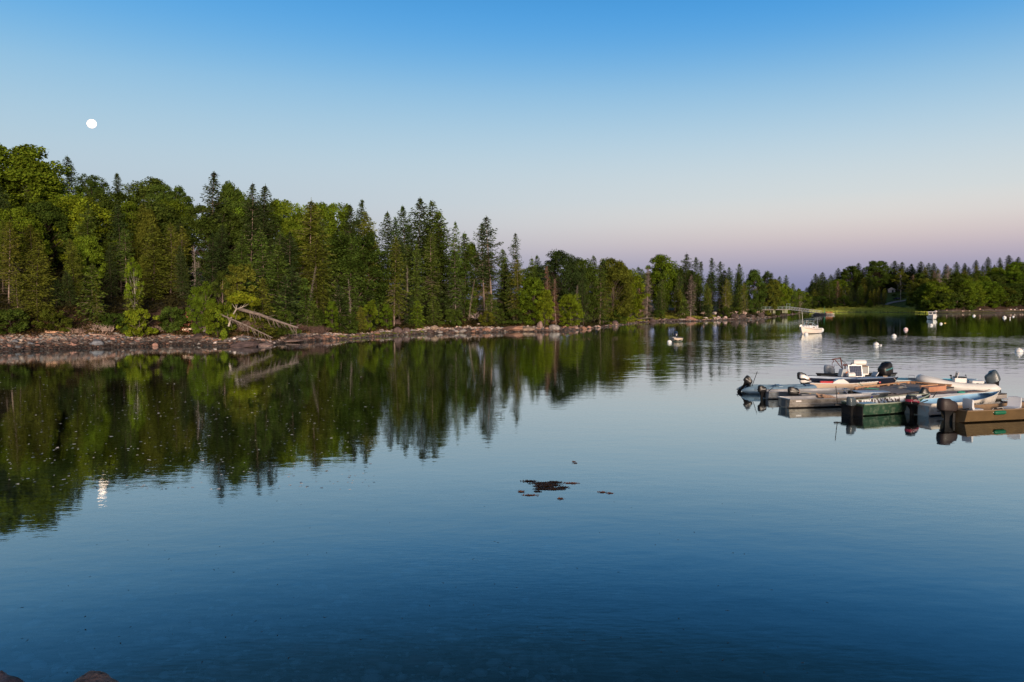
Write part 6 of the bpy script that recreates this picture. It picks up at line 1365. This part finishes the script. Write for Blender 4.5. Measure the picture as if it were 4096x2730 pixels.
def lobster_boat():
    x, y = at(3738, 1279); e = boat_root('lobster_boat', x + 2.2, y + 6.0, 246, 'white wheelhouse boat moored facing the camera in the far bay', 'boat', None)
    h = Hull(7.4, 2.7, .75, 'vee', .75, .3, .2, .35, .9); h.build(e, WHITE, PBLUE, WHITE, rim=.06); dk_ = MB(); ts = np.linspace(.55, .985, 10); ps = [h.ring(t)[0] for t in ts] + [h.ring(t)[8] for t in reversed(ts)]; dk_.prism([(p[0], p[1] * .96, p[2] + .01) for p in ps], (0, 0, .05)); dk_.build('foredeck', WHITE, e)
    w = MB()
    for s_ in (-1, 1):
        w.box((3.6, s_ * .95, 1.15), (1.9, .06, .7)); 
        for xx in (2.7, 4.5): w.box((xx, s_ * .95, 1.85), (.12, .08, .75))
    w.box((4.55, 0, 1.2), (.06, 1.95, .7)); w.box((4.55, 0, 1.85), (.08, .12, .75)); w.build('wheelhouse', WHITE, e)
    g = MB()
    for s_ in (-1, 1): g.box((4.56, s_ * .49, 1.85), (.03, .82, .62)); g.box((3.6, s_ * .95, 1.85), (1.7, .03, .62))
    g.build('window', GLASSW if False else mat('dark_cabin_glass', (.03, .05, .08), .1, spec=.8), e); r_ = MB(); r_.box((3.4, 0, 2.28), (2.9, 2.3, .10)); r_.build('roof', WHITE, e, bevel=.02)
    t = MB(); t.box((5.3, 0, 1.35), (1.1, 1.2, .30)); t.build('cabin_trunk', WHITE, e, bevel=.08)
lobster_boat()
# --- pier, gangway and far float
def pier():
    e = empty('pier', (97, 299, 0), rad(33)); tag(e, 'narrow timber pier on two pairs of pale-topped piles beside the boulders', 'pier')
    GW = mat('weathered_green_rail', (.22, .30, .27), .7); a = Vector(atd(3020, 1240, 292)); b = Vector(atd(3152, 1239.5, 309)); e.location = (a.x, a.y, 0); ang = math.atan2(b.y - a.y, b.x - a.x); e.rotation_euler = (0, 0, ang); L_ = math.hypot(b.x - a.x, b.y - a.y); z = (a.z + b.z) / 2
    d = MB(); d.box((L_ / 2, 0, z), (L_ + .5, 1.6, .22)); d.build('deck', DECK_W, e)
    for sd in (-.75, .75):
        r_ = MB(); r_.box((L_ / 2, sd, z + 1.1), (L_, .07, .09)); r_.box((L_ / 2, sd, z + .6), (L_, .05, .07))
        for k in range(9): r_.box((L_ * k / 8, sd, z + .6), (.09, .09, 1.0))
        r_.build('railing', GW, e)
    for k, xx in enumerate((.50, .54, .88, .92)):
        for sd in (-.6, .6):
            p = MB(); p.tube([(L_ * xx, sd * (1.1), -1.5), (L_ * xx, sd, 1.3)], .16, 9); q = p.build('pile', mat('wet_pile', (.05, .04, .035), .8) if k == 0 and sd < 0 else bpy.data.materials['wet_pile'], e, True); t = MB(); t.tube([(L_ * xx, sd, 1.3), (L_ * xx, sd, z)], .165, 9); t.build('pile_top', mat('pale_pile', (.42, .45, .30), .8) if k == 0 and sd < 0 else bpy.data.materials['pale_pile'], q, True)
    p = MB(); p.tube([(L_, -.75, z), (L_, -.75, z + 2.2)], .08, 6); p.tube([(L_ + .3, .75, z), (L_ + .3, .75, z + 2.2)], .08, 6); p.box((L_ + .15, 0, z + 2.2), (.2, 1.7, .12)); p.build('gantry', GW, e)
    return b, z
pb, pz = pier()
def gangway():
    b = Vector(atd(3283, 1254, 338)); a = Vector((pb.x, pb.y, pz)); b.z = .7; e = empty('gangway', (a.x, a.y, a.z), 0); tag(e, 'long aluminium truss gangway sloping down to the far float', 'gangway'); d = b - a; L_ = d.length
    Mr = d.to_track_quat('X', 'Z').to_matrix().to_4x4(); m = mat('gangway_aluminium', (.58, .58, .62), .45, .5)
    for sd in (-.55, .55):
        t = MB(); n_ = 14; t.tube([(0, sd, 0), (L_, sd, 0)], .06, 5); t.tube([(0, sd, 1.05), (L_, sd, 1.05)], .05, 5)
        for k in range(n_ + 1): t.tube([(L_ * k / n_, sd, 0), (L_ * k / n_, sd, 1.05)], .035, 4)
        for k in range(n_): t.tube([(L_ * k / n_, sd, 1.05), (L_ * (k + 1) / n_, sd, 0)], .035, 4)
        o = t.build('truss', m, e); o.matrix_local = Mr
    t = MB(); t.box((L_ / 2, 0, .03), (L_, 1.0, .05)); o = t.build('walkway', m, e); o.matrix_local = Mr
gangway()
def far_float():
    a = Vector(atd(3247, 1257, 341)); b = Vector(atd(3328, 1259, 334)); e = empty('floating_dock', (a.x, a.y, 0), math.atan2(b.y - a.y, b.x - a.x)); tag(e, 'white-edged far float with an orange timber rack at its right end', 'dock'); L_ = math.hypot(b.x - a.x, b.y - a.y)
    d = MB(); d.box((L_ / 2, 1, .42), (L_, 2.4, .30)); d.build('deck', mat('pale_float_edge', (.62, .52, .50), .7), e); f = MB()
    for k in range(4): f.box((L_ * (.14 + .24 * k), 1, .1), (L_ * .16, 2.0, .34))
    f.build('float', FLOATM, e); r_ = MB(); x0 = L_ * .70
    for xx in (x0, L_ * .97): r_.box((xx, -.1, .95), (.14, .14, .8))
    r_.box(((x0 + L_) / 2 + .15, -.1, 1.15), (L_ * .34, .12, .42)); r_.build('rack', mat('orange_rack', (.62, .24, .12), .7), e)
    s = boat_root('rowing_boat', a.x + .6, a.y - 1.6, math.degrees(math.atan2(b.y - a.y, b.x - a.x)), 'low dark boat lying along the far float', 'boat', None); h = Hull(5.6, 1.5, .75, 'vee', .1, .3, .1, .2, .9); h.build(s, mat('dark_far_hull', (.03, .035, .05), .5), DARK_IN, ALU_RIM)
    g = MB(); mx, my = a.x + (b.x - a.x) * .62, a.y + (b.y - a.y) * .62; g.tube([(mx, my, .5), (mx, my, 3.6)], [.07, .04], 6); g.ball((mx + .45, my, 1.0), .5, 10, 8, (.8, .8, 1)); o = g.build('mast', mat('green_sail', (.04, .30, .18), .7), None, True); tag(o, 'small green bundled sail and mast on the far float', 'mast')
far_float()

# ================================================================== far shore
SKY2 = np.array([(1848, 664), (1868, 642), (1900, 632), (1950, 626), (2020, 616), (2060, 614), (2100, 614), (2150, 616), (2200, 614), (2250, 610), (2300, 604), (2353, 598), (2440, 592)])
GF = 'conifers on the far shore'; GL = 'leafy trees on the far shore'
FT = [('full', 1877, 628, 95, DK, 'dark spire at the left start of the far woods', BK, GF, 1.0), ('full', 1890, 625, 92, DK, 'second dark spire at the left start of the far woods', BK, GF, 1.1),
 ('full', 1925, 616, 98, DK, 'third spire from the left on the far skyline', BK, GF, 1.0), ('oak', 1955, 612, 96, MID, 'small rounded leafy crown on the far skyline between spires', BK, GL, .9), ('full', 1972, 603, 98, DK, 'taller spire right of the small rounded far crown', BK, GF, 1.0),
 ('old', 1988, 614, 94, DK, 'broad spire between the two rounded far crowns', BK, GF, 1.1), ('full', 2001, 608, 96, DK, 'slim far spire directly left of the wide dome', BK, GF, 1.0), ('oak', 2022, 600, 97, MID, 'wide leafy dome above the far marsh', BK, GL, .85),
 ('full', 2058, 599, 110, DK, 'high dark top of the ridge above the grey house', BK, GF, 1.2), ('full', 2070, 602, 108, DK, 'high dark top just right of the one above the grey house', BK, GF, 1.1), ('full', 2093, 606, 112, DK, 'pointed tree of the ridge right above the white birches', BK, GF, 1.1),
 ('full', 2115, 600, 120, DK, 'spire of the ridge above the driveway lawn', BK, GF, 1.1), ('full', 2132, 604, 120, DK, 'left spire of a close pair on the far ridge', BK, GF, 1.0), ('full', 2143, 604, 122, DK, 'right spire of a close pair on the far ridge', BK, GF, 1.0),
 ('full', 2174, 606, 120, DK, 'short spire mid way along the far ridge', BK, GF, 1.0), ('full', 2197, 602, 110, DK, 'dark spire above the bleached far snag', BK, GF, 1.1), ('full', 2218, 604, 110, DK, 'dark narrow spire above the leafy far shore', BK, GF, 1.0),
 ('full', 2243, 597, 110, DK, 'sharp spire left of the highest far tops', BK, GF, 1.0), ('full', 2272, 590, 112, DK, 'highest sharp spire near the right of the far ridge', BK, GF, 1.0), ('full', 2296, 592, 110, DK, 'thin spire right of the highest sharp one', BK, GF, .9), ('full', 2318, 586, 112, DK, 'dark broad top near the right border', BK, GF, 1.2), ('full', 2338, 590, 112, DK, 'last dark top at the right border', BK, GF, 1.1),
 ('airy', 2070, 618, 76, OL, 'tall leaning white birch in front of the grey house', (.30, .28, .25), GL, .75), ('airy', 2091, 648, 66, OL, 'slender white birch on the lawn, left stem', BIRCH, GL, .55), ('airy', 2098, 640, 72, OL, 'slender white birch on the lawn, right stem', BIRCH, GL, .6),
 ('airy', 1942, 660, 50, OL, 'small pale-stemmed birch behind the marsh grass', BIRCH, GL, .7),
 ('slim', 2000, 668, 50, OL, 'first of the row of pale young firs by the driveway', BKL, GF, .8), ('slim', 2010, 664, 50, OL, 'second of the row of pale young firs by the driveway', BKL, GF, .8), ('slim', 2020, 660, 51, OL, 'third of the row of pale young firs by the driveway', BKL, GF, .8), ('slim', 2032, 662, 51, OL, 'fourth of the row of pale young firs by the driveway', BKL, GF, .9),
 ('full', 1908, 640, 53, MID, 'fir with a pale trunk behind the dinghy float', BKL, GF, 1.0), ('full', 1978, 655, 53, MID, 'bushy fir on the marsh edge', BK, GF, 1.0), ('rust', 1925, 646, 57, RU, 'brown dying fir on the left far slope', BKL, GF, 1.0), ('full', 1890, 650, 53, DK, 'dark fir over the floating dock', BK, GF, 1.1),
 ('maple', 1998, 690, 47, LG, 'low round bush at the foot of the young firs', BK, GL, 1.0), ('bush', 1900, 692, 45, MID, 'low bush on the marsh edge left', BK, GL, 1.3), ('bush', 1960, 694, 45, MID, 'low bush on the marsh edge centre', BK, GL, 1.3), ('bush', 2092, 684, 62, MID, 'dark bush around the white birch foot', BK, GL, .9),
 ('bush', 2056, 676, 86, MID, 'hedge behind the parked car', BK, GL, 1.5), ('bush', 2076, 676, 86, MID, 'hedge below the grey house', BK, GL, 1.5),
 ('rust', 2160, 628, 14, GY, 'bleached bare-branched tree at the tip of the far stony beach', SNAG, GL, 1.1), ('maple', 2150, 648, 12, LG, 'leafy tree behind the bleached bare-branched tree', BK, GL, 1.3), ('maple', 2130, 652, 16, MID, 'dark leafy tree at the far marsh corner', BK, GL, 1.3),
 ('maple', 2185, 640, 20, MID, 'tall dull leafy tree right of the bleached tree', BK, GL, 1.2), ('rust', 2180, 610, 30, GY, 'pale dead spruce on the far slope', SNAG, GF, 1.0), ('rust', 2150, 622, 34, RU, 'brownish spruce above the bleached tree', BKL, GF, 1.0),
 ('maple', 2217, 646, 11, LG, 'bright leafy tree on the far stony beach', BK, GL, 1.3), ('maple', 2240, 652, 10, LG, 'leafy tree right of the bright one on the far beach', BK, GL, 1.3), ('maple', 2262, 648, 11, LG, 'layered leafy tree on the far beach', BK, GL, 1.3), ('maple', 2286, 656, 10, LG, 'lower leafy tree towards the right border', BK, GL, 1.4), ('maple', 2310, 660, 10, OL, 'olive tree hanging over the far beach', BK, GL, 1.4), ('maple', 2336, 652, 11, MID, 'dark leafy tree at the right border of the far beach', BK, GL, 1.4), ('maple', 2358, 655, 11, MID, 'leafy tree cut by the right border', BK, GL, 1.4),
 ('oak', 2330, 616, 60, LG, 'bright rounded leafy tree high on the far slope', BK, GL, 1.0), ('oak', 2342, 602, 80, LG, 'pale leafy crown under the right skyline', BK, GL, 1.0), ('oak', 2195, 628, 50, MID, 'rounded crown mid slope on the far shore', BK, GL, 1.0), ('oak', 2131, 640, 34, OL, 'olive round crown right of the lawn', BK, GL, 1.0), ('rust', 2100, 632, 84, RU, 'brown thin tree behind the slender birches', BKL, GF, 1.0)]
for kd, px, top, s, col, lab, bark, g, wd in FT: tpx(kd, px, top, s, col, lab, bark, g, wide=wd * 1.25)
ZF = [(1840, 1990, 'packed on the left far slope behind the marsh'), (1990, 2130, 'packed around the grey house on the far slope'), (2130, 2250, 'packed on the far slope behind the bleached tree'), (2250, 2500, 'packed on the far slope at the right border')]
def ffill(px, s, kinds, lo, hi):
    kd = R.choice(kinds); top = np.interp(px, SKY2[:, 0], SKY2[:, 1]); base_y = 700; tp = top + (base_y - top) * (lo + (hi - lo) * R.random())
    z_ = next((n_ for a, b, n_ in ZF if px < b), ZF[-1][2]); col = {'oak': MID, 'maple': R.choice([LG, MID]), 'bush': MID}.get(kd, R.choice([DK, DK, MID, OL])); lab = KW.get(kd, 'dying spruce') + ' ' + z_
    tpx(kd, px, tp, s, col, lab, R.choice([BK, BKL]), lab, wide=1.1 + .5 * R.random())
x_ = 1838
while x_ < 2420:
    ma = float(MARSH(np.array([x_ * 1.741]))[0]); f0 = (8 + 38 * ma) if x_ > 1870 else 46; lawn_gap = 2026 < x_ < 2108
    st = 6.5 / 500 * FPX / 1.741
    ffill(x_, R.uniform(f0 + 88, f0 + 100) if ma < .5 else R.uniform(118, 128), ['full', 'full', 'slim', 'old'], -.01, .04)
    ffill(x_ + 3, f0 + R.uniform(60, 70) if not lawn_gap else 118, ['full', 'full', 'maple', 'full'], .08, .22)
    if not lawn_gap:
        ffill(x_ + 2, f0 + R.uniform(36, 44), ['full', 'maple', 'old', 'full'], .20, .40)
        ffill(x_ + 5, f0 + R.uniform(14, 24), ['full', 'slim', 'full', 'full'] if ma > .5 else ['full', 'maple', 'full'], .36, .58)
        ffill(x_, f0 + R.uniform(2, 7), ['full', 'slim', 'bush', 'full'] if ma > .5 else ['full', 'maple', 'bush'], .55, .85)
    x_ += st * .62
undergrowth('hillside_brush', 1500, 3200, 4300, 10, 120, 1.3, (.035, .040, .014), 22, .45, 11, lab='dark brush on the far slope') if False else None

# house, shed, car and driveway
M_SHINGLE = mat('grey_shingle', (.36, .38, .44), .85, noise=(.8, .85, 1.15)); M_ROOF = mat('asphalt_roof', (.10, .10, .11), .9); M_GLASSD = mat('window_glass', (.03, .04, .05), .08, spec=.8); M_TRIM = mat('white_trim', (.7, .7, .7), .6)
def house():
    x, y, z = onground(3612, 1166, 440, 620); z = 5 + (1213 - 1170) / FPX * y; z = gz(x, y)
    e = empty('house', (x, y, z), rad(-20)); tag(e, 'grey shingled two-storey house with a blue attic window among the far trees', 'house')
    w, d, h = 6.4, 7.0, 6.2
    g = MB(); g.add([(-w / 2, 0, -.5), (w / 2, 0, -.5), (w / 2, 0, h), (0, 0, h + 2.4), (-w / 2, 0, h), (-w / 2, d, -.5), (w / 2, d, -.5), (w / 2, d, h), (0, d, h + 2.4), (-w / 2, d, h)], [(0, 1, 2, 3, 4), (9, 8, 7, 6, 5), (1, 6, 7, 2), (5, 0, 4, 9), (0, 5, 6, 1), (2, 7, 8, 3), (4, 3, 8, 9)]); g.build('wall', M_SHINGLE, e)
    rf = MB()
    for s in (-1, 1): rf.add([(s * (w / 2 + .4), -.4, h - .25), (0, -.4, h + 2.5), (0, d + .4, h + 2.5), (s * (w / 2 + .4), d + .4, h - .25), (s * (w / 2 + .4), -.4, h - .05), (0, -.4, h + 2.72), (0, d + .4, h + 2.72), (s * (w / 2 + .4), d + .4, h - .05)], [(0, 1, 2, 3), (7, 6, 5, 4), (0, 4, 5, 1), (1, 5, 6, 2), (2, 6, 7, 3), (3, 7, 4, 0)])
    rf.build('roof', M_ROOF, e)
    ws = mat('sky_reflection_blue', (.25, .6, .75), .15, spec=.8)  # pale blue base colour paints the sky reflected in the pane
    MB().box((-.2, -.05, h - .2), (1.5, .08, 1.2)).build('window', ws, e, )['label'] = 'pale blue attic window with the sky reflection in its colour'
    f = MB(); f.box((.9, -.05, 2.2), (1.5, .08, 1.6)); o = f.build('window', M_GLASSD, e); o['label'] = 'dark ground floor window'
    c = MB(); c.box((-1.6, d * .6, h + 2.2), (.7, .7, 1.6)); c.build('chimney', mat('chimney_brick', (.25, .12, .09), .9), e)
    x, y = x - 7.0, y + 1; z = gz(x, y); s = empty('shed', (x, y, z), rad(-20)); tag(s, 'low grey shed with a pale roof left of the shingled house', 'shed')
    g = MB(); g.box((0, 2, .9), (4.2, 4, 2.8)); g.build('wall', M_SHINGLE, s)
    rf = MB(); rf.prism([(-2.6, 0, 0), (2.6, 0, 0), (0, 0, 1.3)], (0, 4.6, 0), (0, -.3, 2.3)); rf.build('roof', mat('pale_metal_roof', (.42, .42, .46), .5), s)
    dd = MB(); dd.box((.6, -.04, .9), (1.1, .08, 2.0)); dd.build('door', M_GLASSD, s)
house()

def car():
    x, y, z = onground(3588, 1200, 420, 560)
    e = empty('parked_car', (x, y, z), rad(2)); tag(e, 'dark blue car parked on the lawn above the far marsh', 'car')
    P = [(-2.3, .35), (-2.32, .75), (-1.9, .92), (-1.1, 1.0), (-.5, 1.42), (.9, 1.45), (1.6, 1.05), (2.25, .9), (2.32, .5), (2.25, .3), (1.8, .28), (-1.8, .28)]
    b = MB(); b.loft([[(px_ * k, yy, .28 + (pz_ - .28) * kz) for px_, pz_ in P] for yy, k, kz in ((-.9, .96, .62), (-.86, 1, .66), (-.7, 1, 1), (.7, 1, 1), (.86, 1, .66), (.9, .96, .62))]); b.build('body', mat('dark_blue_paint', (.02, .03, .06), .25, .3), e, True)
    g = MB(); g.prism([(-1.0, -.72, 1.02), (-.5, -.72, 1.36), (.85, -.72, 1.38), (1.35, -.72, 1.08)], (0, 1.44, 0)); g.build('window', M_GLASSD, e)
    for sx in (-1.4, 1.4):
        for sy in (-.82, .82):
            w = MB(); w.tube([(sx, sy - .1, .33), (sx, sy + .1, .33)], .33, 16); t = w.build('wheel', mat('tyre', (.02, .02, .02), .8), e); h = MB(); h.tube([(sx, sy - .115, .33), (sx, sy + .115, .33)], .18, 12); h.build('rim', mat('rim', (.4, .4, .42), .3, .8), t)
    for sy in (-.6, .6): MB().box((2.27, sy, .72), (.08, .35, .14)).build('headlight', mat('lamp_glass', (.6, .6, .65), .1), e)
car()
def strip(name, pts, w, m, dz=.12, dens=14):
    P = []
    for a, b in zip(pts[:-1], pts[1:]):
        for k in range(dens): P.append((a[0] + (b[0] - a[0]) * k / dens, a[1] + (b[1] - a[1]) * k / dens))
    P.append(pts[-1]); P = np.array(P); T_ = np.gradient(P, axis=0); T_ /= np.linalg.norm(T_, axis=1, keepdims=True); Nn = np.stack([-T_[:, 1], T_[:, 0]], 1)
    rows = [P + Nn * w * q for q in (-.5, -.25, 0, .25, .5)]; V = np.concatenate([np.concatenate([r_, (height(r_[:, 0], r_[:, 1]) + dz)[:, None]], 1) for r_ in rows]); n = len(P)
    F_ = np.array([(j * n + i, j * n + i + 1, (j + 1) * n + i + 1, (j + 1) * n + i) for j in range(4) for i in range(n - 1)]); o = new_mesh(name, V, F_, m); return o

dv_ = [onground(a, b, 420, 560)[:2] for a, b in ((3512, 1228), (3560, 1215), (3600, 1208), (3640, 1200), (3680, 1190))]
tag(strip('driveway', dv_, 3.2, mat('gravel', (.30, .27, .27), .9, noise=(3, .8, 1.2)), .35), kind='structure')
